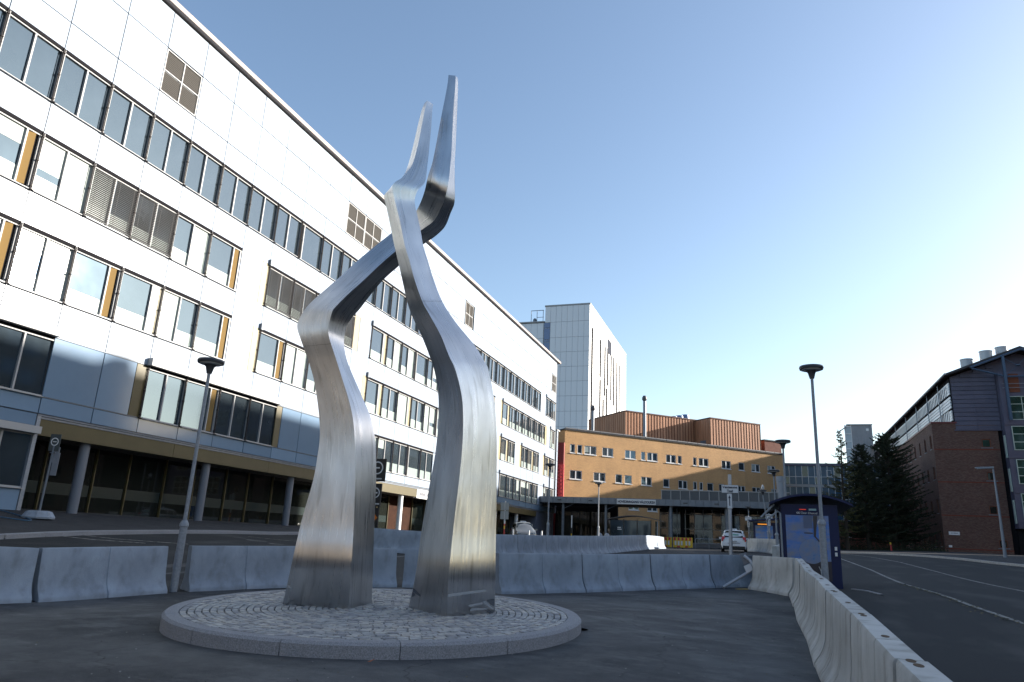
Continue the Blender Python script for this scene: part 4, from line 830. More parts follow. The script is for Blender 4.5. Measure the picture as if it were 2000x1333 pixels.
def entrance():
    E = thing('entrance_hall', (-5, 98, 1.9), 'glazed entrance hall with white mullions under the canopy', 'building')
    x0, x1 = -12.85, 6.0; n = 17; w = (x1-x0)/n; zb = 1.7
    part('wall', MB().box(x0+.1, x1, 98.5, 104, zb, 7.2), M_DARK, E)
    mg = M_GLASS
    for i in range(n+1): part('mullion', MB().box(x0+i*w-.035, x0+i*w+.035, 97.92, 98.1, zb, 6.62), M_WHITEM, E)
    for i in range(n):
        for z0, z1 in ((zb+.15, 4.1), (4.2, 5.95), (6.05, 6.6)): 
            part('pane', MB().box(x0+i*w+.036, x0+(i+1)*w-.036, 98.0, 98.04, z0, z1), M_GLASS if z0 < 6 and i % 3 else M_GLASSD, E)
        for z in (4.1, 5.95): part('transom', MB().box(x0+i*w+.036, x0+(i+1)*w-.036, 97.95, 98.06, z, z+.08), M_WHITEM, E)
    part('base_wall', MB().box(x0, x1, 97.8, 98.05, zb-.6, zb+.75), mat('pale_base_wall', (.2, .2, .23), .7), E)
    # dark recessed doorway on the left under the canopy
    D = thing('dark_doorway', (-23, 98, 1.9), 'dark recessed entrance with glass doors under the left part of the canopy', 'entrance')
    part('wall', MB().box(-27.2, -18.6, 98.6, 99.4, 1, 7.2), M_DARK, D)
    for i in range(8): part('door_frame', MB().box(-27+i*1.07, -26.93+i*1.07, 98.4, 98.5, 1.6, 6.0), M_RAIL, D)
    for i in range(7): part('pane', MB().box(-26.92+i*1.07, -25.94+i*1.07, 98.44, 98.47, 1.7, 5.9), M_GLASSD, D)
entrance()
# red stair tower between the white and the brick building
def stair():
    S = thing('red_stair_tower', (-27.2, 99.8, 1.8), 'narrow red stair tower between the white and the brick building', 'stair tower')
    part('wall', MB().box(-28.2, -26.62, 100.1, 101.2, 1.8, 15.6), mat('dull_red_metal', (.22, .025, .03), .5), S)
    gr = M_RED
    pink = mat('red_lattice_paint', (.55, .05, .07), .45)
    part('lattice_post', MB().box(-27.55, -27.40, 99.6, 99.8, 7.0, 12.4), pink, S); part('lattice_post', MB().box(-26.60, -26.45, 99.6, 99.8, 7.0, 12.4), pink, S)
    for i in range(11):
        z = 7.3+i*.5; part('lattice_bar', MB().box(-27.39, -26.61, 99.62, 99.72, z, z+.16), pink, S)
    for x in (-27.2, -26.98, -26.8): part('lattice_bar', MB().box(x, x+.05, 99.73, 99.79, 7.2, 12.4), pink, S)
    for i in range(4): part('landing_rail', MB().box(-27.9, -27.3, 99.85, 99.95, 12.7+i*.8, 12.78+i*.8), pink, S)
stair()
# ------------------------------------------------------------------ white tower block
def tower():
    x1, y0 = -39.82, 171.86; B = thing('tower_block', (x1, y0, 3), 'tall white panelled tower block with narrow vertical slits behind the brick building', 'building')
    part('wall', MB().box(-51.76, x1-.08, y0+.08, 224.5, 3, 61.4), mat('tower_core', (.3, .32, .35), .6), B); part('wall', MB().box(-58.96, -51.8, y0+.3, 215, 3, 57.2), mat('tower_core', (.3, .32, .35), .6), B)
    part('roof_edge', MB().box(-51.9, x1+.15, y0-.1, 224.7, 61.4, 61.75), M_WHITEM, B); part('roof_edge', MB().box(-59.05, -51.9, y0-.1, 215, 57.2, 57.5), M_WHITEM, B)
    rows = [61.35, 57.0, 52.8, 48.9, 45.0, 41.2, 37.4, 33.5, 29.6, 25.7]; cw = 11.94/8
    pm = mat('white_tower_panel', (.74, .75, .77), .5, spec=.2)
    for z1, z0 in zip(rows, rows[1:]):
        for i in range(8): 
            a = -51.76+i*cw
            if z1 < 57.1 and i == 0: continue
            part('facade_panel', MB().box(a+.03, a+cw-.03, y0-.02, y0+.08, z0+.05, z1-.03), pm, B)
        if z1 < 57.1:
            for i in range(4): a = -58.96+i*1.7; part('facade_panel', MB().box(a+.03, a+1.67, y0-.02+.2, y0+.3, z0+.05, z1-.03), pm, B)
    for j, (z0, z1) in enumerate(((55.6, 56.9), (52.4, 55.4), (51.8, 52.2), (48.4, 51.6), (47.6, 48.2), (44, 47.3), (40, 43.7))):
        part('stair_window', MB().box(-51.9, -50.35, y0-.03, y0+.18, z0, z1), mat('deep_blue_glass', (.02, .045, .16), .06, ior=2.0), B)
    sl = [(174.0, 56, 20), (184.2, 55.7, 45.2), (184.3, 44.6, 20), (190.3, 55.4, 41.2), (194.1, 55.5, 44.9), (199, 55.3, 41.6), (203, 55.4, 40.9), (207.9, 55.1, 20), (211.8, 55.2, 20), (188.5, 40, 20), (193, 44, 20), (182.5, 34, 20), (201, 38, 20)]
    # sunlit face: long wall panels between the slits
    ys = list(np.linspace(y0+.1, 224.4, 17)); zs = [61.35, 56.2, 50.9, 45.6, 40.3, 35, 29.7, 24]
    for a, b in zip(ys, ys[1:]):
        for z1, z0 in zip(zs, zs[1:]): part('facade_panel', MB().box(x1-.08, x1+.0, a+.03, b-.03, z0+.03, z1-.02), pm, B)
    for y, zt, zb in sl: part('window_slit', MB().box(x1-.02, x1+.03, y, y+2.1, zb, zt), M_DARK, B)
    part('roof_louvre', MB().box(x1-.02, x1+.05, 194.4, 200.6, 54.6, 58.8), mat('slate_louvre', (.04, .045, .06), .9, spec=.05), B)
    fr = MB()
    for x in (-56.3, -54.7, -53.0): fr.box(x, x+.12, y0+2, y0+2.12, 57.4, 61.2)
    fr.box(-56.3, -52.8, y0+2, y0+2.12, 61.1, 61.25); fr.box(-54.7, -52.8, y0+2, y0+2.1, 59.2, 59.3)
    part('aerial_frame', fr, M_GREYM, B); part('exhaust_drum', MB().lathe([(.5, 57.4), (.5, 58.6), (.2, 59)], 12, (-55.2, y0+2, 0)), M_GREYM, B, smooth=True)
tower()
# ------------------------------------------------------------------ glass link building and small grey tower far right
def link_building():
    B = thing('glass_link_building', (3.7, 135, 6), 'blue glazed link building raised over the road, left of the dark trees', 'building')
    y = 135.0; x0, x1 = 3.6, 22.0
    part('wall', MB().box(x0, x1, y+.3, y+8, 6.2, 16.6), M_DARK, B); part('roof_edge', MB().box(x0-.1, x1, y-.2, y+8, 16.5, 16.95), M_PURP, B); part('underside', MB().box(x0+7.2, x1, y-.15, y+8, 5.6, 6.3), M_PURP, B)
    part('floor_band', MB().box(x0, x1, y-.1, y+.3, 12.9, 13.35), M_WHITEM, B); part('floor_band', MB().box(x0, x1, y-.1, y+.3, 9.35, 9.75), M_PURP, B)
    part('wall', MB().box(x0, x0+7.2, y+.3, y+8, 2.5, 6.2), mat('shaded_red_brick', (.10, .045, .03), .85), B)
    n = 18; w = 1.02
    gl = mat('blue_curtain_glass', (.045, .10, .17), .12, ior=1.4, c2=(.025, .06, .11), scale=.4, spec=.35)
    for i in range(n):
        a = x0+i*w
        for z0, z1 in ((13.4, 14.6), (14.68, 16.45), (9.8, 10.9), (10.98, 12.85), (6.35, 7.5), (7.58, 9.3)):
            part('pane', MB().box(a+.04, a+w-.04, y-.0, y+.04, z0, z1), gl if (i*7+int(z0*3)) % 5 else M_GLASSD, B)
        part('mullion', MB().box(a-.035, a+.035, y-.08, y+.06, 6.3, 16.5), M_FRAMEW, B)
        for z in (14.6, 10.9, 7.5): part('transom', MB().box(a+.036, a+w-.036, y-.06, y+.05, z, z+.07), M_FRAMEW, B)
    for a, z in ((10.9, 14.7), (14.0, 14.7), (10.9, 10.1), (14.1, 10.1)):
        f = MB(); f.box(a-.35, a+.45, y-.3, y-.24, z, z+.06); f.box(a-.35, a+.45, y-.3, y-.24, z+1.0, z+1.06); f.box(a-.35, a-.29, y-.3, y-.24, z+.06, z+1); f.box(a+.39, a+.45, y-.3, y-.24, z+.06, z+1)
        part('open_window', f, M_FRAMEW, B)
    G = thing('grey_lift_tower', (20, 170, 20), 'small grey clad lift tower with a white glazed corner above the trees', 'tower')
    part('wall', MB().box(18.95, 23.0, 170, 175, 10, 29.3), mat('grey_sheet_cladding', (.27, .28, .30), .5, c2=(.23, .24, .26), scale=.5), G)
    for i in range(7): part('cladding_strip', MB().box(18.98+i*.58, 19.5+i*.58, 169.9, 170, 10, 29.3), mat('grey_sheet_cladding', (.27, .28, .30), .5), G)
    part('roof', MB().box(18.0, 23.1, 169.7, 175, 29.3, 29.45), M_WHITEM, G)
    part('window', MB().box(21.8, 22.3, 169.85, 169.9, 28.0, 28.5), M_FRAMEW, G)
    f = MB(); f.box(17.55, 17.7, 170, 170.15, 20, 29.3); f.box(18.8, 18.94, 170, 170.15, 20, 29.3)
    for k in range(5): f.box(17.7, 18.8, 170, 170.1, 28.9-k*1.6, 29.05-k*1.6)
    part('corner_frame', f, M_FRAMEW, G); part('pane', MB().box(17.7, 18.8, 170.16, 170.2, 20, 29.2), mat('pale_glass', (.35, .42, .47), .1), G)
    part('awning', MB().obox((17.2, 170.3, 28.4), (.6, 0, .45), (0, .7, 0), (.04, 0, -.05)), M_GREYM, G)
link_building()
# ------------------------------------------------------------------ dark brick block with slate cladding on the right
M_DBRICK = brick_mat('dark_brown_brick', (.115, .048, .036), (.17, .10, .075), (.06, .046, .04), bw=.26, bh=.085, msize=.014)
def right_building():
    xs, yf = 20.6, 102.0
    B = thing('brick_and_clad_block', (xs, yf, 2.5), 'dark brick block with slate blue upper floors and steel roof truss', 'building')
    # side wall along the road
    holes = []
    for z0, z1 in ((15.25, 16.95), (11.45, 13.0), (7.35, 9.05), (3.4, 5.1)):
        y = yf+1.0
        while y < 168:
            holes.append((y, y+.95, z0, z1)); y += 3.45
    mb = wall_with_holes(lambda t, s, z: np.array([xs+s, t, z]), yf, 175, 0, 18.3, holes); part('side_wall', mb, M_DBRICK, B)
    hf = [(25.85, 26.8, 15.3, 16.35), (25.95, 26.85, 11.3, 12.35), (25.75, 26.6, 7.3, 8.3), (26.3, 27.2, 3.45, 4.35)]
    mb = wall_with_holes(lambda t, s, z: np.array([t, yf+s, z]), xs, 27.7, 0, 18.3, hf); part('front_wall', mb, M_DBRICK, B)
    for z in (15.0, 11.0, 7.0, 3.1): part('brick_course', MB().box(xs, 27.7, yf-.025, yf-.001, z, z+.12), mat('red_brick_course', (.16, .04, .025), .85), B)
    part('inner_wall', MB().box(xs+.3, 60, yf+.3, 175, 0, 17.4), M_DARK, B)
    part('coping', MB().box(xs-.08, 23.4, yf-.1, 175, 18.3, 18.5), mat('dark_red_coping', (.13, .03, .03), .5), B)
    for (a, b, c, d) in holes[:]:
        if a > 150: continue
        f = MB(); f.box(xs+.12, xs+.18, a, a+.07, c, d); f.box(xs+.12, xs+.18, b-.07, b, c, d); f.box(xs+.12, xs+.18, a+.07, b-.07, c, c+.07); f.box(xs+.12, xs+.18, a+.07, b-.07, d-.07, d)
        w = part('window', f, mat('rust_red_window_frame', (.15, .045, .02), .6), B); part('pane', MB().box(xs+.15, xs+.17, a+.07, b-.07, c+.07, d-.07), M_GLASSD, w)
        part('sill', MB().box(xs-.06, xs+.11, a-.05, b+.05, c-.08, c-.003), M_GREYM, w)
    for (a, b, c, d) in hf:
        f = MB(); f.box(a, a+.1, yf+.08, yf+.14, c, d); f.box(b-.1, b, yf+.08, yf+.14, c, d); f.box(a+.1, b-.1, yf+.08, yf+.14, c, c+.1); f.box(a+.1, b-.1, yf+.08, yf+.14, d-.1, d)
        w = part('window', f, mat('rust_red_window_frame', (.15, .045, .02), .6), B); part('pane', MB().box(a+.1, b-.1, yf+.1, yf+.12, c+.1, d-.1), M_GREENG if c > 14 else M_GLASSD, w); part('sill', MB().box(a-.15, b+.15, yf-.08, yf+.07, c-.1, c-.004), M_GREYM, w)
    # clad upper volume: roof outline
    prof = [(22.75, 24.3), (30.8, 27.4), (38.9, 24.3)]
    xl = 23.1
    up = MB(); up.prism([(xl+.1, 17.4), (xl+.1, 24.2), (30.8, 27.1), (38.5, 24.2), (38.5, 17.4)], yf+.1, 175); part('upper_wall', up, M_PURP, B)
    rf = MB(); rf.prism([(22.5, 24.15), (30.8, 27.3), (39.1, 24.15), (39.1, 24.4), (30.8, 27.6), (22.5, 24.4)], yf-1.6, 175.4); part('roof', rf, M_ROOF, B)
    gt = MB(); gt.tube([(22.4, yf-1.6, 24.3), (22.4, 175, 24.3)], .12, 8); part('gutter', gt, M_GALV, B)
    z = 17.5; i = 0
    while z < 26.3:                                                       # front boards
        zt = z+.53; 
        def xr(zz): return 23.1 if zz < 24.2 else 23.1+(zz-24.2)/(27.1-24.2)*7.7
        a = xr(zt)+.15; b = 28.1
        if a < b: part('cladding_board', MB().box(a, b, yf-.02+.0, yf+.1, z+.03, zt-.02), M_PURP, B)
        z += .55; i += 1
    for x in (25.6,): part('downpipe', MB().box(x, x+.06, yf-.06, yf-.021, 17.5, 24.8), M_PURP, B)
    part('flashing', MB().box(xl-.02, 28.2, yf-.12, yf+.1, 17.38, 17.5), M_PURP, B)
    # side of the upper volume: bands of silver louvres and slatted windows
    def band(z0, z1):
        n = int((z1-z0)/.38); 
        for k in range(n): part('silver_louvre', MB().box(xl-.12, xl+.0, yf+.05, 174, z0+k*.38+.05, z0+k*.38+.36), M_SILV, B)
    part('side_cladding', MB().box(xl+.0, xl+.1, yf+.02, 174.5, 18.5, 24.2), M_DARK, B)
    band(20.2, 21.95)
    part('silver_louvre', MB().box(xl-.12, xl, yf+.05, 174, 23.3, 23.5), M_SILV, B)
    for z0, z1 in ((22.0, 23.25), (18.7, 20.1)):
        y = yf+.1; c = 0
        cnr = yf+1.3
        for k in range(4): part('silver_louvre', MB().box(xl-.12, xl, yf+.05, cnr, z0+k*.33, z0+k*.33+.28), M_SILV, B)
        y = cnr+.15; strips = MB()
        while y < 150: 
            part('slat_fin', MB().box(xl-.16, xl, y, y+.42, z0, z1), M_SILV, B); y += .92
    for y in (107, 114, 122, 131, 141): part('downpipe', MB().tube([(xl-.3, y, 24.2), (xl-.3, y, 18.5)], .07, 6), M_GALV, B)
    # glazed bay
    bx0, bx1, by = 28.2, 40, yf-1.2
    part('bay_wall', MB().box(bx0, bx1, by+.1, yf+2, 5.7, 24.5), M_PURP, B)
    for z in (21.4, 17.75, 13.75, 9.75):
        for j in range(3):
            a = 28.85+j*3.4; f = MB(); w_, h_ = 2.9, 2.9; t = .08
            for u in (0, w_/2-t/2, w_-t): f.box(a+u, a+u+t, by-.02, by+.08, z-h_, z)
            for v in (0, h_/3-t/2, 2*h_/3-t/2, h_-t):
                for u0, u1 in ((t, w_/2-t/2), (w_/2+t/2, w_-t)): f.box(a+u0, a+u1, by-.01, by+.08, z-h_+v, z-h_+v+t)
            fr = part('window', f, mat('pale_green_frame', (.42, .5, .44), .5), B)
            for u0, u1 in ((t, w_/2-t/2), (w_/2+t/2, w_-t)):
                for v in range(3): part('pane', MB().box(a+u0, a+u1, by+.03, by+.05, z-h_+v*h_/3+t/2, z-h_+(v+1)*h_/3-t/2), M_GREENG, fr)
    for z in (18.3, 14.3, 10.2, 6.2): part('bay_board', MB().box(bx0-.02, bx1, by+.0, by+.1, z-.4, z+.3), M_PURP, B)
    for z0 in (14.0, 10.0, 6.3): 
        part('side_window', MB().box(bx0-.08, bx0-.0, by+.4, by+.9, z0, z0+2.7), mat('pale_green_frame', (.42, .5, .44), .5), B)
    # steel frame and truss in front of the bay
    blu = mat('blue_grey_steel', (.06, .10, .16), .45, .3)
    ty = yf-1.9
    for x, zt in ((28.65, 26.3), (31.6, 27.0), (36, 25.8)): part('truss_post', MB().box(x, x+.28, ty, ty+.28, 18.4, zt), blu, B)
    part('truss_beam', MB().tube([(25.2, ty+.14, 25.0), (30.8, ty+.14, 27.15)], .14, 6), blu, B); part('truss_beam', MB().tube([(25.3, ty+.14, 24.9), (28.9, ty+.14, 23.75)], .11, 6), blu, B); part('truss_beam', MB().tube([(28.7, ty+.14, 23.75), (37, ty+.14, 23.75)], .12, 6), blu, B)
    part('truss_beam', MB().tube([(30.8, ty+.14, 27.15), (38, ty+.14, 24.6)], .14, 6), blu, B)
    part('tie_rod', MB().tube([(28.8, ty+.14, 26.1), (30.3, ty+.14, 25.1), (31.6, ty+.14, 26.6)], .04, 6), blu, B); part('tie_rod', MB().tube([(28.8, ty+.14, 23.8), (30.3, ty+.14, 25.1), (31.7, ty+.14, 23.9)], .04, 6), blu, B); part('tie_plate', MB().lathe([(.01, -.05), (.28, -.05), (.28, .05), (.01, .05)], 12, (30.3, ty, 25.1)), blu, B)
    for z in (22.4, 22.9): part('balcony_rail', MB().tube([(28.4, ty+.4, z), (38, ty+.4, z)], .04, 6), M_GALV, B)
    part('balcony_door', MB().box(29.2, 30.3, by-.0, by+.09, 21.9, 24.2), mat('rust_red_window_frame', (.15, .045, .02), .6), B)
    # roof ducts
    for x, y, h in ((26.3, 106, 1.9), (28.6, 106, 2.1), (30.6, 106.5, 1.9)): part('roof_duct', MB().lathe([(.72, 0), (.72, h*.8), (.77, h*.8+.02), (.77, h*.8+.1), (.2, h*.8+.12)], 16, (x, y, 24.4+(x-22.5)*.375)), mat('bright_duct_metal', (.36, .37, .39), .5, .3), B, smooth=True)
    s = part('wall_sign', MB().box(21.15, 22.3, yf-.09, yf-.03, 4.75, 5.15), M_SIGNW, B); scribble('lettering', .7, .10, 9, s, (21.75, yf-.092, 4.97), (1, 0, 0), (0, 1, 0), M_INK)
    part('number_plate', MB().box(21.0, 21.35, yf-.08, yf-.03, 3.3, 3.55), M_SIGNW, B)
    part('entrance_door', MB().box(28.3, 30.2, yf-.1, yf+.2, 2.2, 5.6), M_DARK, B)
right_building()
# brick wing on the other side of the road, right of the frame, whose shadow lies on the white building
def east_wing():
    B = thing('hospital_wing', (38, 57, 1.5), 'tall brick wing right of the frame, casting the long shadow over the street', 'building')
    part('wall', MB().box(38, 56, 31, 85.2, -1, 30.9), M_DBRICK, B); part('roof', MB().box(37.6, 56.4, 30.6, 85.6, 30.9, 31.2), M_ROOF, B)
    part('low_wing', MB().box(38.2, 56, 14, 30.9, -2, 13.5), M_DBRICK, B)
    part('roof_house', MB().box(39, 41, 66.6, 67.6, 31.2, 32.2), M_DBRICK, B)
    for k in range(7):
        for j in range(12): part('window', MB().box(37.93, 38.05, 33+j*4.3, 35.4+j*4.3, 3.4+k*3.9, 5.3+k*3.9), M_GLASS, B)
    C = thing('brick_block_behind', (-10, -42, -2), 'long beige block behind the photographer, mirrored in the steel sculpture', 'building')
    part('wall', MB().box(-60, 30, -60, -42, -4, 16), mat('beige_render', (.27, .225, .185), .8, c2=(.22, .185, .15), scale=.3), C); part('roof', MB().box(-60.4, 30.4, -60.4, -41.6, 16, 16.3), M_ROOF, C)
    for k in range(4):
        for j in range(20): part('window', MB().box(-57+j*4.3, -55+j*4.3, -42.05, -41.93, .6+k*3.8, 2.2+k*3.8), M_GLASS, C)
east_wing()
# ------------------------------------------------------------------ trees
M_NEEDLE = mat('dark_conifer_needles', (.012, .02, .009), .8, c2=(.026, .035, .014), scale=1.5)
M_LARCH = mat('light_larch_needles', (.05, .06, .02), .8, c2=(.09, .085, .03), scale=1.5)
def conifer(x, y, h, rad, label, m, nb=120, dens=1.0, seed=1, group='trees beside the dark brick block', base=.12, shape=.8, lean=0):
    rnd = random.Random(seed); z0 = g(x, y); T = thing('conifer_tree', (x, y, z0), label, 'tree', group)
    tp = [(x+lean*k/6+rnd.uniform(-.08, .08), y+rnd.uniform(-.08, .08), z0-.2+(h+.2)*k/6) for k in range(7)]
    part('trunk', MB().tube(tp, [.24*(1-k/6.3)+.015 for k in range(7)], 7), M_BARK, T, smooth=True)
    br = MB(); nd = MB()
    for b in range(nb):
        u = (b+rnd.random())/nb; zz = z0+h*(base+(1-base)*u); R0 = rad*max(.06, (1-u)**shape)*rnd.uniform(.55, 1.15); an = rnd.uniform(0, 6.283); L = R0
        dz = -.10*L+ .35*L*u; P = []; cx_ = x+lean*(zz-z0)/h
        for k in range(5): s_ = k/4; P.append((cx_+math.cos(an)*L*s_, y+math.sin(an)*L*s_, zz+dz*s_+.16*L*s_*s_-.05*L*math.sin(3*s_)))
        br.tube(P, [.035, .028, .02, .012, .006], 3, caps=False)
        n = int(dens*(6+L*22))
        for q in range(n):
            s_ = rnd.uniform(.12, 1.03); k = min(int(s_*4), 3); f = s_*4-k; a_, b_ = np.array(P[k]), np.array(P[k+1]); p = a_+(b_-a_)*f
            side = rnd.choice((-1, 1)); tl = (.18+.34*(1-s_))*rnd.uniform(.5, 1.2)*(1 if L > 1 else .8)
            aa = an+side*rnd.uniform(.5, 1.3); dv = np.array([math.cos(aa)*tl, math.sin(aa)*tl, rnd.uniform(-.12, .10)]); w = rnd.uniform(.025, .06); up = np.array([rnd.uniform(-w, w), rnd.uniform(-w, w), w])
            m2 = p+dv*.55+np.array([0, 0, rnd.uniform(-.04, .04)])
            nd.quad(p-up*.4, m2-up, p+dv, m2+up)
    for q in range(int(dens*40)):
        u = rnd.uniform(.85, 1.0); p = np.array([x+lean*u, y, z0+h*u]); an = rnd.uniform(0, 6.28); d = np.array([math.cos(an)*.3, math.sin(an)*.3, .22]); w = np.array([0, .03, .05]); nd.quad(p, p+d*.5-w, p+d, p+d*.5+w)
    part('branches', br, M_BARK, T)
    o = bpy.data.objects.new('crown', nd.mesh('crown', m, WORLD[T.name], fix=False)); link(o, T, WORLD[T.name])
conifer(15.6, 104, 14.6, 5.2, 'tallest dark conifer, right in the tree group before the brick block', M_NEEDLE, 260, 1.7, 1, shape=.4)
conifer(11.9, 99, 12.8, 4.4, 'dark dense conifer in the middle of the tree group by the glass link', M_NEEDLE, 220, 1.5, 2, shape=.55)
conifer(9.3, 96, 14.2, 3.3, 'sparse lighter conifer at the left of the tree group, sky showing through', M_LARCH, 120, .8, 3, shape=.75)
conifer(17.2, 113, 13.5, 4.6, 'dark conifer half behind the tallest one against the brick side wall', M_NEEDLE, 190, 1.4, 4, shape=.5)
conifer(13.3, 110, 11.5, 4.8, 'low dark conifer filling the back of the tree group', M_NEEDLE, 190, 1.5, 5, shape=.45)
conifer(19.0, 120, 11, 3.2, 'farthest dark conifer of the group, hidden mostly by its neighbours', M_NEEDLE, 120, 1.4, 6, shape=.45)
# low brick outbuilding and shrubs under the trees
def outbuilding():
    B = thing('brick_outbuilding', (15.2, 128, 2.5), 'low red brick front with board siding deep in the shade under the trees', 'building')
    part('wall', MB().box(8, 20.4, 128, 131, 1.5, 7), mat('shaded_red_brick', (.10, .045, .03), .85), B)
    for i in range(16): part('siding_board', MB().box(13.5+i*.36, 13.5+i*.36+.3, 127.85, 128, 2.4, 5.6), mat('red_brown_board', (.14, .045, .03), .7), B)
    part('door_number', MB().box(12.6, 13.1, 127.8, 127.85, 4.6, 5.0), M_SIGNW, B)
outbuilding()
def shrubs():
    rnd = random.Random(5); mb = MB()
    for i in range(5200):
        x = rnd.uniform(7.2, 20); y = rnd.uniform(97, 112); z = g(x, y)+rnd.random()**1.6*1.5*(.5+.5*math.sin(x*1.9+y)); a = rnd.uniform(0, 6.28); s = rnd.uniform(.08, .2); d = np.array([math.cos(a)*s, math.sin(a)*s, rnd.uniform(-.05, .15)]); p = np.array([x, y, z]); u = np.array([0, 0, s*.5]); mb.quad(p, p+d-u*.3, p+d*1.5, p+d+u)
    o = bpy.data.objects.new('undergrowth', mb.mesh('undergrowth', M_NEEDLE, fix=False)); link(o); tag(o, 'dark undergrowth beneath the conifers', 'undergrowth', kind='stuff')
shrubs()
# ------------------------------------------------------------------ lamps
def post_lamp(x, y, h, label, leanx=0.0, low=1.45):
    z = g(x, y)-.02; T = thing('lamp_post', (x, y, z), label, 'lamp post', 'round topped lamp posts')
    part('pole', MB().tube([(x, y, z), (x, y, z+low)], .083, 16).lathe([(.086, low-.01), (.10, low+.005), (.10, low+.06), (.055, low+.14)], 18, (x, y, z)).tube([(x, y, z+low+.1), (x+leanx, y, z+h-.32)], [.045, .038], 14), M_GALV, T, smooth=True)
    part('service_door', MB().box(x-.04, x+.04, y-.09, y-.07, z+.5, z+.9), M_GALV, T)
    part('lamp_neck', MB().lathe([(.06, h-.36), (.075, h-.3), (.10, h-.2), (.17, h-.13)], 16, (x+leanx, y, z)), M_LAMPD, T, smooth=True)
    part('diffuser', MB().lathe([(.11, h-.15), (.25, h-.13), (.262, h-.10)], 28, (x+leanx, y, z)), M_LAMPW, T, smooth=True)
    part('lamp_head', MB().lathe([(.265, h-.115), (.30, h-.11), (.315, h-.06), (.30, h-.02), (.17, h), (.02, h+.01)], 32, (x+leanx, y, z)), M_LAMPD, T, smooth=True)
    return T
post_lamp(-12.62, 13.72, 5.42, 'tall lamp post standing in the gap between two barriers, left of the sculpture')
post_lamp(1.42, 20.6, 6.12, 'tall lamp post in front of the navy bus shelter', low=1.9)
post_lamp(.9, 31.6, 5.45, 'lamp post rising behind the bus shelter against the sky')
post_lamp(.63, 41.1, 4.85, 'lamp post beside the thick ventilation pipe, left of the bus shelter')
post_lamp(-12.62, 44.1, 5.22, 'lamp post before the far end of the white building')
post_lamp(-12.3, 57.3, 4.96, 'lamp post below the lit brick wall, left of the main entrance sign')
post_lamp(-1.45, 82, 4.5, 'thin far lamp post under the canopy, right of the white taxi')
post_lamp(.32, 57.3, 4.5, 'leaning lamp post with a gull on its head, left of the bus shelter', leanx=-.28)
bd = part('bird', MB().lathe([(.02, 0), (.10, .06), (.12, .16), (.07, .28), (.06, .33), (.02, .38)], 10, (.06, 57.3, g(.32, 57.3)+4.49)).obox((.06, 57.15, g(.32, 57.3)+4.65), (.03, 0, 0), (0, .16, -.05), (0, 0, .02)), mat('gull_white', (.6, .6, .6), .7), smooth=True); tag(bd, 'white gull perched on the leaning lamp post', 'bird')
def street_lamp(x, y, h, label):
    z = g(x, y)+.1; T = thing('street_lamp', (x, y, z), label, 'street lamp')
    part('pole', MB().tube([(x, y, z), (x, y, z+2.5), (x-.03, y, z+h)], [.11, .08, .055], 10), M_GALV, T, smooth=True); part('lamp_head', MB().obox((x-.5, y, z+h+.05), (.5, 0, .03), (0, .12, 0), (0, 0, .06)).obox((x-.85, y, z+h+.06), (.25, 0, .02), (0, .08, 0), (0, 0, .04)), M_GALV, T)
street_lamp(15.2, 58, 5.9, 'slim street lamp with a flat head before the dark brick block')
# ------------------------------------------------------------------ signs
def sign_board(T, x, y, z0, w, h, txts, size, m=M_SIGNW, ink=M_INK, arrow=False):
    b = part('sign_plate', MB().box(x-w/2, x+w/2, y-.06, y-.045, z0, z0+h), m, T)
    fr = MB(); fr.box(x-w/2-.012, x+w/2+.012, y-.045, y-.03, z0-.012, z0+h+.012); part('sign_frame', fr, M_GREYM, b)
    for i, t in enumerate(txts):
        zz = z0+h*(1-(i+.55)/len(txts)); text_part('lettering', t, size, b, (x, y-.066, zz), (R(90), 0, 0), ink, bold=.004)
    if arrow:
        a = MB(); a.box(x-w*.10, x+w*.10, y-.067, y-.062, z0+h*.18, z0+h*.72); a.v += [(x-w*.28, y-.067, z0+h*.70), (x+w*.28, y-.067, z0+h*.70), (x, y-.067, z0+h*.92)]; n = len(a.v); a.f.append((n-3, n-2, n-1)); a.mi.append(0); part('arrow', a, ink, b)
def taxi_sign(x, y, h, label, s=1.0):
    z = g(x, y); T = thing('taxi_sign', (x, y, z), label, 'sign', 'taxi waiting zone signs')
    part('pole', MB().tube([(x, y, z-.1), (x+.05, y, z+h)], .042*(1 if s == 1 else 1), 10), mat('pale_sign_pole', (.42, .43, .45), .45, .3), T, smooth=True)
    sign_board(T, x+.03, y, z+h-.62*s-.36*s, .56*s, .27*s, ['Ventesone', 'Taxi'], .115*s); sign_board(T, x+.02, y, z+h-1.72*s, .16*s, .60*s, [], .1, arrow=True)
def ts():
    x, y, h = -1.12, 26.9, 3.85; z = g(x, y); T = thing('taxi_sign', (x, y, z), 'white sign reading Ventesone Taxi with an upward arrow, on a thick pole', 'sign', 'taxi waiting zone signs')
    part('pole', MB().tube([(x, y, z-.1), (x+.03, y, z+2.6)], .062, 12).tube([(x+.05, y, z+3.2), (x+.055, y, z+3.72)], .062, 12), mat('pale_sign_pole', (.42, .43, .45), .45, .3), T, smooth=True)
    part('pole_core', MB().tube([(x+.03, y, z+2.6), (x+.05, y, z+3.2)], .05, 12), mat('pale_sign_pole', (.42, .43, .45), .45, .3), T, smooth=True)
    sign_board(T, x+.055, y-.02, z+3.08, .56, .26, ['Ventesone', 'Taxi'], .115); sign_board(T, x+.03, y-.02, z+2.54, .155, .50, [], .1, arrow=True)
ts()
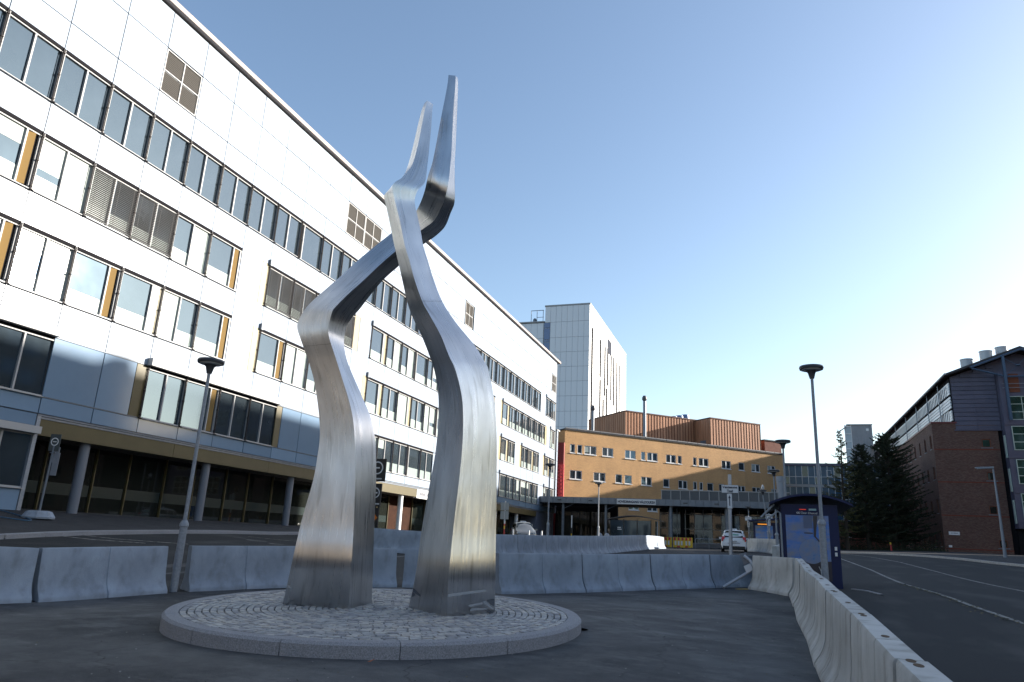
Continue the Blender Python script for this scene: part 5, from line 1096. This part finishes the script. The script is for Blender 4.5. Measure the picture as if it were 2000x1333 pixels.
def small_sign(x, y, label):
    z = g(x, y); T = thing('taxi_sign', (x, y, z), label, 'sign', 'taxi waiting zone signs'); part('pole', MB().tube([(x, y, z), (x, y, z+2.9)], .045, 8), M_GALV, T, smooth=True)
    sign_board(T, x, y-.02, z+2.5, .50, .3, ['Ventesone', 'Taxi'], .11); sign_board(T, x, y-.02, z+1.95, .16, .5, [], .1, arrow=True)
small_sign(-1.2, 65.6, 'small far white sign on a pole just right of the white taxi'); small_sign(.42, 60.0, 'small white sign on a pole beside the leaning lamp')
def bus_sign():
    x, y = -23.95, 19.1; z = max(g(x, y), 0)+.12; T = thing('bus_stop_sign', (x, y, z), 'dark bus stop sign with a ring symbol on a concrete foot by the kerb', 'sign')
    part('concrete_foot', MB().lathe([(.50, 0), (.52, .06), (.40, .24), (.30, .27), (.1, .27)], 8, (x, y, z)), M_CONC, T)
    part('pole', MB().tube([(x, y, z+.2), (x+.03, y, z+2.55)], .035, 10), M_GREYM, T, smooth=True)
    c = math.cos(R(28)); s = math.sin(R(28)); ax = np.array([c, s, 0]); ay = np.array([-s, c, 0])
    for k, (hw, z0, z1, off) in enumerate(((.17, 2.35, 2.95, 0), (.12, 1.95, 2.5, .06), (.10, 1.5, 2.3, .10))): b = part('sign_plate', MB().obox((x+.03+off, y+off, z+(z0+z1)/2), ax*hw, ay*.02, UZ*(z1-z0)/2), mat('dark_teal_sign', (.02, .035, .04), .4) if k == 0 else M_GREYM, T)
    rg = MB(); 
    for k in range(20):
        a0, a1 = 2*math.pi*k/20, 2*math.pi*(k+1)/20; o = np.array([x+.03, y, z+2.68])-ay*.025
        P = lambda r, a: o+ax*r*math.cos(a)+UZ*r*1.15*math.sin(a); rg.quad(P(.10, a0), P(.10, a1), P(.125, a1), P(.125, a0))
    o = np.array([x+.03, y, z+2.68])-ay*.026; rg.quad(o-ax*.06-UZ*.012, o+ax*.06-UZ*.012, o+ax*.06+UZ*.012, o-ax*.06+UZ*.012); part('ring_symbol', rg, M_SIGNW, T)
    part('timetable_bracket', MB().box(x-.1, x+.16, y-.02, y+.02, z+2.28, z+2.32), M_GREYM, T)
bus_sign()
hp = [(-26.6+.9*k, 17.2+.25*math.sin(k*1.1)+.1*k, 0) for k in range(5)]; hp = [(x, y, max(g(x, y), .8)+.20 if x > -26 else 1.86) for x, y, _ in hp]
def hose():
    mb = MB(); pts = []
    for k in range(40):
        u = k/39; x = -26.2+3.1*math.sin(u*math.pi); y = 17.0+2.2*u; zz = min(g(max(x, -27), y)+.12, 1.78)+.03; pts.append((x, y, zz))
    mb.tube(pts, .02, 6); o = part('garden_hose', mb, mat('blue_hose', (.03, .09, .16), .4), smooth=True); tag(o, 'blue hose lying in a loop on the pavement at the far left', 'hose')
hose()
def totem():
    x, y = -16.98, 30.3; z = g(x, y); T = thing('information_totem', (x, y, z), 'black bus stop totem with white rings, half hidden by the left sculpture foot', 'sign')
    part('pole', MB().tube([(x-.25, y, z), (x-.25, y, z+4.1)], .05, 8), M_BLACK, T)
    for k, (z0, z1, w) in enumerate(((3.1, 4.15, .42), (1.95, 3.0, .36), (.9, 1.9, .34))):
        b = part('black_panel', MB().box(x-.42, x-.42+2*w-.1, y-.04, y+.04, z+z0, z+z1), M_BLACK, T)
        cx_ = x-.10; rg = MB()
        if k < 2:
            r = .30 if k == 0 else .24; cz = z+(z0+z1)/2+.1
            for q in range(28):
                a0, a1 = 2*math.pi*q/28, 2*math.pi*(q+1)/28; P = lambda r_, a: (cx_+r_*math.cos(a), y-.045, cz+r_*math.sin(a)); rg.quad(P(r*.82, a0), P(r*.82, a1), P(r, a1), P(r, a0))
            rg.quad((cx_-.12, y-.045, cz-.03), (cx_+.12, y-.045, cz-.03), (cx_+.12, y-.045, cz+.03), (cx_-.12, y-.045, cz+.03)); part('ring_symbol', rg, M_SIGNW, b); scribble('lettering', .5, .07, 9, b, (cx_+.02, y-.045, z+z0+.12), (1, 0, 0), (0, 1, 0), M_SIGNW)
        else:
            rg.quad((cx_-.12, y-.045, z+1.45), (cx_+.06, y-.045, z+1.27), (cx_+.24, y-.045, z+1.45), (cx_+.06, y-.045, z+1.63)); part('orange_diamond', rg, mat('orange_sign', (.6, .17, .02), .5), b)
totem()
def red_white_pole():
    x, y = -17.2, 49; z = g(x, y); T = thing('parking_sign_post', (x, y, z), 'red and white pole with four grey sign plates right of the sculpture', 'sign')
    for i, (a, b, m) in enumerate(((0, .95, M_RED), (.95, 1.15, M_YEL), (1.15, 1.3, M_RED), (1.3, 2.85, M_SIGNW))): part('pole_section', MB().tube([(x, y, z+a), (x, y, z+b)], .05, 8), m, T, smooth=True)
    for z0, z1 in ((1.6, 2.15), (2.2, 2.75)):
        for dx in (-.16, .16): part('sign_plate', MB().obox((x+dx, y-.08, z+(z0+z1)/2), (.13, .03, 0), (0, .01, 0), (0, 0, (z1-z0)/2)), mat('sign_back_grey', (.33, .33, .31), .5), T)
red_white_pole()
for i, (x, y) in enumerate(((-16.7, 49.5), (-16.0, 51), (-15.4, 52.2))):
    z = g(x, y); o = part('bollard', MB().lathe([(.06, 0), (.06, .9), (.05, .95)], 10, (x, y, z)), M_SIGNW, smooth=True, origin=(x, y, z)); tag(o, ('white bollard just right of the red and white pole', 'white bollard in the middle, before the silver taxi', 'white bollard right below the silver taxi')[i], 'bollard', 'white bollards by the silver taxi')
def totem2():
    x, y = -19.1, 75.8; z = g(x, y); T = thing('slim_info_post', (x, y, z), 'slim dark post with white vertical writing under the canopy', 'sign'); part('post', MB().box(x-.09, x+.09, y-.05, y+.05, z, z+2.9), M_BLACK, T); part('white_strip', MB().box(x-.05, x+.05, y-.06, y-.051, z+1.6, z+2.85), M_SIGNW, T); part('yellow_patch', MB().box(x-.05, x+.05, y-.06, y-.051, z+.75, z+1.0), M_YEL, T)
totem2()
def marker(x, y):
    z = g(x, y); T = thing('snow_marker', (x, y, z), 'leaning red roadside marker with a yellow top under the trees', 'marker post'); part('post', MB().obox((x, y, z+.42), (.07, 0, 0), (0, .07, 0), (-.03, 0, .42)), M_RED, T); part('reflector', MB().obox((x-.035, y-.0, z+.92), (.075, 0, 0), (0, .075, 0), (-.01, 0, .12)), M_YEL, T)
marker(13.36, 92.5)
def fallen():
    x, y = -.72, 24.9; z = g(x, y); T = thing('fallen_sign_post', (x, y, z), 'knocked over sign post leaning in the corner of the barriers', 'sign')
    a = np.array([-1.25, 23.95, g(-1.25, 23.95)+.05]); b = np.array([-.42, 24.45, z+.55]); part('pole', MB().tube([a, b], .045, 10), mat('pale_sign_pole', (.42, .43, .45), .45, .3), T, smooth=True)
    part('sign_plate', MB().obox((-.50, 24.35, z+.62), (.10, .02, .05), (0, .015, 0), (-.04, 0, .10)), M_SIGNW, T)
    part('bent_pole', MB().tube([(-.62, 24.5, z+.98), (-.45, 24.45, z+.85), (-.22, 24.3, z+.5), (-.10, 24.2, z+.05)], .05, 8), mat('pale_sign_pole', (.42, .43, .45), .45, .3), T, smooth=True)
    part('back_plate', MB().obox((-.6, 24.55, z+.9), (.10, .0, .03), (0, .02, 0), (-.06, 0, .16)), M_GREYM, T)
    part('red_tape', MB().tube([(-.3, 24.35, z+.62), (-.15, 24.28, z+.35), (-.08, 24.2, z+.06), (.0, 24.15, z+.03)], .03, 6), M_RED, T); part('yellow_rope', MB().tube([(-.9, 24.1, z-.02), (-.6, 24.2, z+.0), (-.3, 24.18, z-.01)], .02, 6), M_YEL, T)
fallen()
# ------------------------------------------------------------------ bus shelters
def ad_mat():
    m = bpy.data.materials.new('sky_blue_poster'); m.use_nodes = True; nt = m.node_tree; N = nt.nodes; L = nt.links; b = N['Principled BSDF']; b.inputs['Roughness'].default_value = .25
    tc = N.new('ShaderNodeTexCoord'); n = N.new('ShaderNodeTexNoise'); n.inputs['Scale'].default_value = 2.2; n.inputs['Detail'].default_value = 5; mp = N.new('ShaderNodeMapping'); mp.inputs['Scale'].default_value = (1, 1, 1.8); L.new(tc.outputs['Object'], mp.inputs[0]); L.new(mp.outputs[0], n.inputs['Vector'])
    r = N.new('ShaderNodeValToRGB'); r.color_ramp.elements[0].position = .38; r.color_ramp.elements[0].color = (.03, .15, .46, 1); r.color_ramp.elements[1].position = .66; r.color_ramp.elements[1].color = (.15, .19, .25, 1)
    L.new(n.outputs[0], r.inputs[0]); L.new(r.outputs[0], b.inputs['Base Color']); return m
M_AD = ad_mat()
def shelter():
    x0, x1, y0, y1 = .55, 2.22, 25.2, 29.4; z = g(1.4, 25.5)-.05; T = thing('bus_shelter', (1.4, 25.2, z), 'navy bus shelter with curved roof and an advertising panel, right of centre', 'bus shelter')
    zr = 2.62
    rf = MB(); n = 12; cx_ = 1.42; hw = 1.22
    pr = [(cx_-hw+2*hw*k/n, z+zr+.30*(1-((k/n-.5)*2)**2)) for k in range(n+1)]; rf.prism(pr+[(a, b-.07) for a, b in reversed(pr)], y0-.35, y1+.3); part('roof', rf, M_NAVY, T)
    part('ad_frame', MB().box(x0, x1, y0, y0+.14, z, z+2.60), M_NAVY, T)
    hz = z+.08
    P = part('ad_panel', MB().box(x0+.12, x1-.28, y0-.012, y0, z+.30, z+2.26), mat('dark_poster_foot', (.015, .02, .035), .3), T)
    part('poster_sky', MB().box(x0+.12, x1-.28, y0-.016, y0-.012, z+.88, z+2.26), M_AD, P)
    cpx, cpz = 1.40, z+1.16; pic = MB(); q = 40
    for k in range(q):
        a0, a1 = 2*math.pi*k/q, 2*math.pi*(k+1)/q; Pp = lambda r_, a: (cpx+r_*math.cos(a), y0-.019, cpz+r_*math.sin(a)); pic.tri((cpx, y0-.019, cpz), Pp(.37, a0), Pp(.37, a1), 0)
    part('poster_disc', pic, mat('poster_disc_blue', (.10, .19, .36), .3, c2=(.17, .20, .27), scale=7), P)
    nk = MB(); nk.box(cpx-.20, cpx+.06, y0-.021, y0-.0175, z+1.86, z+2.25); part('poster_block', nk, mat('poster_slate', (.07, .11, .2), .3), P)
    nk = MB(); nk.box(cpx-.20, cpx+.06, y0-.021, y0-.0175, z+1.70, z+1.73); nk.quad((cpx+.09, y0-.021, z+2.25), (cpx+.22, y0-.021, z+2.25), (cpx+.14, y0-.021, z+1.62), (cpx+.08, y0-.021, z+1.62)); nk.quad((cpx+.08, y0-.021, z+1.62), (cpx+.14, y0-.021, z+1.62), (cpx+.36, y0-.021, z+1.36), (cpx+.33, y0-.021, z+1.33)); part('poster_curve', nk, mat('poster_dark_line', (.015, .025, .04), .3), P)
    nk = MB(); nk.tube([(cpx+.17, y0-.02, z+.72), (cpx+.22, y0-.02, z+.6), (cpx+.24, y0-.02, z+.42)], .008, 5); part('poster_curve', nk, M_SIGNW, P)
    text_part('lettering', 'Clear Channel', .085, P, (1.38, y0-.02, z+2.33), (R(90), 0, 0), M_SIGNW); text_part('lettering', 'CC', .07, P, (1.06, y0-.02, z+2.33), (R(90), 0, 0), M_SIGNW, bold=.004)
    text_part('lettering', 'per', .12, P, (1.30, y0-.02, z+.50), (R(90), 0, 0), M_SIGNW); text_part('lettering', 'ret', .1, P, (1.68, y0-.02, z+.62), (R(90), 0, 0), M_SIGNW); text_part('lettering', 'nyhet', .11, P, (1.72, y0-.02, z+.40), (R(90), 0, 0), M_SIGNW)
    part('route_display', MB().box(1.38, 1.60, y0-.03, y0+.02, z+2.41, z+2.47), mat('pale_display', (.25, .4, .42), .4), T); part('display_digits', MB().box(1.10, 1.30, y0-.03, y0+.02, z+2.43, z+2.45), mat('red_led', (.6, .04, .02), .4, emis=.25), T)
    for k in range(2): part('sticker', MB().box(x1-.16, x1-.09, y0-.02, y0, z+1.05+k*.17, z+1.16+k*.17), M_SIGNW, T)
    for k in range(4): a = y0+.16+k*1.05; part('side_glass', MB().box(x0+.0, x0+.03, a, a+.98, z+.2, z+2.45), M_GLASSD, T)
    for k in range(5): a = y0+.16+k*1.05; part('side_post', MB().box(x0-.02, x0+.05, a-.06, a-.005, z, z+2.6), M_NAVY, T)
    part('back_glass', MB().box(x1-.06, x1-.03, y0+.2, y1, z+.2, z+2.45), M_GLASSD, T); part('rear_panel', MB().box(x0+.06, x1-.08, y1-.1, y1, z, z+2.45), M_NAVY, T)
    part('downpipe', MB().tube([(x0-.02, y0-.06, z), (x0-.03, y0-.06, z+2.3), (x0-.1, y0-.06, z+2.36), (x0-.42, y0-.06, z+2.1)], .03, 8), M_GALV, T, smooth=True)
    part('roof_bracket', MB().tube([(x0-.62, y0, z+2.15), (x0-.2, y0, z+2.58)], .035, 6), M_GALV, T)
shelter()
def shelter_far():
    x, y = -.05, 64; z = g(x, y); T = thing('bus_shelter', (x, y, z), 'smaller far bus shelter with a lit poster, left of the navy one', 'bus shelter')
    part('roof', MB().obox((x+.2, y, z+2.5), (1.3, 0, .12), (0, 1.2, 0), (-.01, 0, .05)), M_NAVY, T); part('ad_frame', MB().box(x-.75, x+1.2, y-.1, y, z, z+2.3), M_NAVY, T); part('ad_panel', MB().box(x-.6, x+.75, y-.12, y-.1, z+.4, z+2.05), M_AD, T); part('side_glass', MB().box(x-.76, x-.73, y, y+2.4, z, z+2.3), M_GLASSD, T); part('display', MB().box(x-.4, x+.6, y-.12, y-.1, z+2.12, z+2.2), mat('orange_led', (.7, .25, .03), .4, emis=.4), T)
shelter_far()
def glass_shelter():
    x0, x1, y = -14.3, -9.9, 72; z = g(-12, 72); T = thing('bus_shelter', (-12, 72, z), 'dark glass bus shelter with arched roof under the entrance canopy', 'bus shelter')
    n = 10; pr = [(x0-.3+(x1-x0+1.0)*k/n, z+2.55+.42*math.sin(math.pi*k/n)) for k in range(n+1)]; rf = MB(); rf.prism(pr+[(a, b-.06) for a, b in reversed(pr)], y-.3, y+1.7); part('roof', rf, mat('smoked_roof', (.08, .08, .09), .3), T)
    for k in range(4): part('post', MB().box(x0+k*1.32, x0+.08+k*1.32, y, y+.08, z, z+2.6), M_BLACK, T)
    for k in range(3): part('pane', MB().box(x0+.09+k*1.32, x0+1.31+k*1.32, y+.03, y+.05, z+.15, z+2.5), M_GLASS, T)
    part('side_pane', MB().box(x1-.02, x1+.02, y+.1, y+1.4, z+.15, z+2.5), M_GLASSD, T); part('post', MB().box(x1+.2, x1+.28, y, y+.08, z, z+2.5), M_GALV, T)
    for k in range(2): part('sticker', MB().box(x0+.75, x0+1.1+k*.05, y+.01, y+.025, z+1.75-k*.17, z+1.83-k*.17), M_SIGNW, T)
glass_shelter()
# ------------------------------------------------------------------ yellow and red site barriers, bins, railings
def hoarding(x, y, w, label):
    z = g(x, y); T = thing('site_barrier', (x, y, z), label, 'site barrier', 'yellow and red site barriers'); part('panel', MB().box(x, x+w, y, y+.06, z+.12, z+1.08), M_YEL, T)
    for k in range(3): part('red_square', MB().box(x+w*(.06+.33*k), x+w*(.06+.33*k)+w*.17, y-.012, y-.004, z+.80, z+1.06), M_RED, T)
    part('red_square', MB().box(x+w*.3, x+w*.6, y-.012, y-.004, z+.14, z+.26), M_RED, T)
    for k in range(3): part('white_gap', MB().box(x+w*(.14+.26*k), x+w*(.14+.26*k)+w*.14, y-.012, y-.004, z+.34, z+.74), M_SIGNW, T)
    part('foot', MB().box(x+.1, x+.25, y-.25, y+.3, z, z+.12), M_BLACK, T)
for i, (x, y) in enumerate(((-11.1, 75.2), (-9.85, 75.2), (-8.6, 75.4), (-7.95, 76.4))): hoarding(x, y, 1.15, ('leftmost yellow and red site barrier, behind the glass shelter', 'yellow and red site barrier behind the sunlit barrier end', 'yellow and red site barrier just right of the canopy column', 'rightmost yellow and red site barrier under the canopy')[i])
for i, (x, y) in enumerate(((-17.0, 80), (-16.2, 80))):
    z = g(x, y); T = thing('waste_bin', (x, y, z), ('left', 'right')[i]+' of two grey domed bins behind the lamp post under the canopy', 'bin', 'domed bins'); part('body', MB().lathe([(.28, 0), (.30, .85)], 14, (x, y, z)), M_GREYM, T, smooth=True); part('lid', MB().lathe([(.32, .86), (.30, 1.05), (.18, 1.2), (.03, 1.26)], 14, (x, y, z)), M_GALV, T, smooth=True)
T = thing('handrail', (-5, 88, 1.9), 'thin steel handrail before the glazed entrance hall', 'railing'); rl = MB()
for x in (-7.5, -6, -4.5, -3, -1.5): z = g(x, 88); part('post', MB().tube([(x, 88, z), (x, 88, z+1.05)], .035, 6), M_GALV, T)
part('rail', MB().tube([(-7.5, 88, g(-7.5, 88)+1.05), (-1.5, 88, g(-1.5, 88)+1.05)], .035, 6), M_GALV, T); part('rail', MB().tube([(-7.5, 88, g(-7.5, 88)+.55), (-1.5, 88, g(-1.5, 88)+.55)], .025, 6), M_GALV, T)
# ------------------------------------------------------------------ cars
def car(x, y, rz, label, kind):
    z = g(x, y)+.0; T = thing('parked_car', (x, y, z), label, 'car'); paint = M_CARW if kind == 'w' else M_CARS
    # stations along the length (rear at y=0): (y, lower half width, z bottom, beltline z, roof half width, roof z)
    ST = [(0.0, .70, .42, .92, .50, .93), (.05, .82, .30, .98, .58, 1.05), (.14, .865, .24, 1.00, .60, 1.28), (.38, .885, .22, 1.00, .63, 1.49), (.9, .89, .20, .97, .66, 1.555), (1.9, .89, .20, .95, .67, 1.58), (2.7, .89, .20, .93, .65, 1.50), (3.25, .885, .20, .94, .60, 1.22), (3.65, .87, .22, .92, .58, .98), (4.1, .84, .26, .80, .52, .82), (4.42, .74, .34, .66, .45, .68), (4.5, .60, .42, .56, .40, .58)]
    def ring(s):
        yy, w, zb, zm, wr, zt = s; return [(-w*.93, yy, zb), (-w, yy, zb+(zm-zb)*.35), (-w*.985, yy, zb+(zm-zb)*.75), (-w*.93, yy, zm), (-wr-.02, yy, zm+(zt-zm)*.86), (-wr*.82, yy, zt), (0, yy, zt+.025), (wr*.82, yy, zt), (wr+.02, yy, zm+(zt-zm)*.86), (w*.93, yy, zm), (w*.985, yy, zb+(zm-zb)*.75), (w, yy, zb+(zm-zb)*.35), (w*.93, yy, zb)]
    body = MB(); rings = [ring(s) for s in ST]; n = 13
    for r_ in rings: body.v += r_
    for i in range(len(rings)-1):
        for k in range(n): a = i*n+k; b = i*n+(k+1) % n; body.f.append((a, b, b+n, a+n)); body.mi.append(0)
    body.f.append(tuple(range(n))); body.mi.append(0); e = (len(rings)-1)*n; body.f.append(tuple(e+k for k in reversed(range(n)))); body.mi.append(0)
    def lpart(nm, mb, m, par=None, smooth=False):
        o = bpy.data.objects.new(nm, mb.mesh(nm, m, (0, 0, 0), smooth)); COL.objects.link(o); o.parent = par or T; return o
    lpart('body', body, paint, smooth=True)
    for sx in (-1, 1):
        gl = MB()
        for i in (3, 4, 5, 6):
            A_, B_ = ring(ST[i]), ring(ST[i+1]); k0, k1 = (3, 4) if sx < 0 else (9, 8)
            def lp(u, v): a0 = np.array(A_[k0])*(1-u)+np.array(A_[k1])*u; b0 = np.array(B_[k0])*(1-u)+np.array(B_[k1])*u; p = a0*(1-v)+b0*v; p[0] += sx*.012; return p
            gl.quad(lp(.08, .04), lp(.9, .04), lp(.9, .96), lp(.08, .96))
        lpart('side_windows', gl, M_GLASSD)
    rw = MB(); rw.quad((-.66, .0-.012+.03, 1.02), (.66, .018, 1.02), (.54, .27, 1.44), (-.54, .27, 1.44)); lpart('rear_window', rw, M_GLASSD)
    ws = MB(); ws.quad((-.70, 3.42, 1.08), (.70, 3.42, 1.08), (.60, 2.78, 1.49), (-.60, 2.78, 1.49)); lpart('windscreen', ws, M_GLASSD)
    sp = MB(); sp.box(-.58, .58, .12, .36, 1.47, 1.52); lpart('spoiler', sp, paint)
    bm_ = MB(); bm_.box(-.80, .80, -.06, .05, .42, .62); lpart('rear_bumper', bm_, paint); bm_ = MB(); bm_.box(-.74, .74, -.045, .1, .27, .42); lpart('bumper_insert', bm_, M_BLACK)
    bm_ = MB(); bm_.box(-.42, .42, -.065, -.058, .60, .63); lpart('boot_seam', bm_, M_BLACK)
    npl = lpart('number_plate', MB().box(-.26, .26, -.075, -.03, .70, .81), M_SIGNW); lt = MB(); [lt.box(-.22+i*.063, -.185+i*.063, -.078, -.075, .725, .79) for i in range(7)]; lpart('lettering', lt, M_INK, npl)
    for sx in (-1, 1):
        lpart('tail_light', MB().obox((sx*.72, .03, .97), (.10, 0, 0), (0, .07, 0), (-sx*.03, .02, .10)).obox((sx*.79, .06, .82), (.05, .0, 0), (0, .08, 0), (0, 0, .07)), M_TAIL)
        lpart('door_mirror', MB().obox((sx*.98, 2.95, 1.0), (.09, 0, 0), (0, .05, 0), (0, 0, .07)), paint); lpart('headlight', MB().obox((sx*.66, 4.32, .68), (.12, -.05*sx*0, 0), (0, .1, 0), (0, 0, .06)), M_LAMPW)
        for yy in (.82, 3.52):
            w_ = MB(); w_.tube([(sx*.70, yy, .32), (sx*.895, yy, .32)], .325, 20); wh = lpart('wheel', w_, M_TYRE, smooth=True); r_ = MB(); r_.tube([(sx*.88, yy, .32), (sx*.905, yy, .32)], .21, 16); lpart('rim', r_, M_SILV, wh)
    tb = lpart('taxi_light', MB().box(-.24, .24, 1.75, 1.93, 1.58, 1.69), M_SIGNW); me = text_mesh('TAXI', .09, .002); me.materials.append(M_INK); o = bpy.data.objects.new('lettering', me); COL.objects.link(o); o.parent = tb; o.location = (0, 1.745, 1.635); o.rotation_euler = (R(90), 0, 0)
    rr = MB(); 
    for sx in (-.52, .52): rr.tube([(sx, .6, 1.59), (sx, 2.3, 1.61)], .02, 6)
    lpart('roof_rails', rr, M_BLACK); st_ = MB(); st_.quad((-.34, .085, 1.17), (.34, .085, 1.17), (.33, .13, 1.25), (-.33, .13, 1.25)); o = lpart('window_sticker', st_, mat('green_sticker', (.10, .30, .22), .4)); o.location = (0, -.012, 0)
    T.rotation_euler = (0, 0, rz); return T
car(-2.06, 55.4, R(2), 'white estate taxi seen from behind, parked beside the pale barriers', 'w')
car(-20.1, 61.5, R(-155), 'silver taxi seen over the rear barriers before the white building', 's')
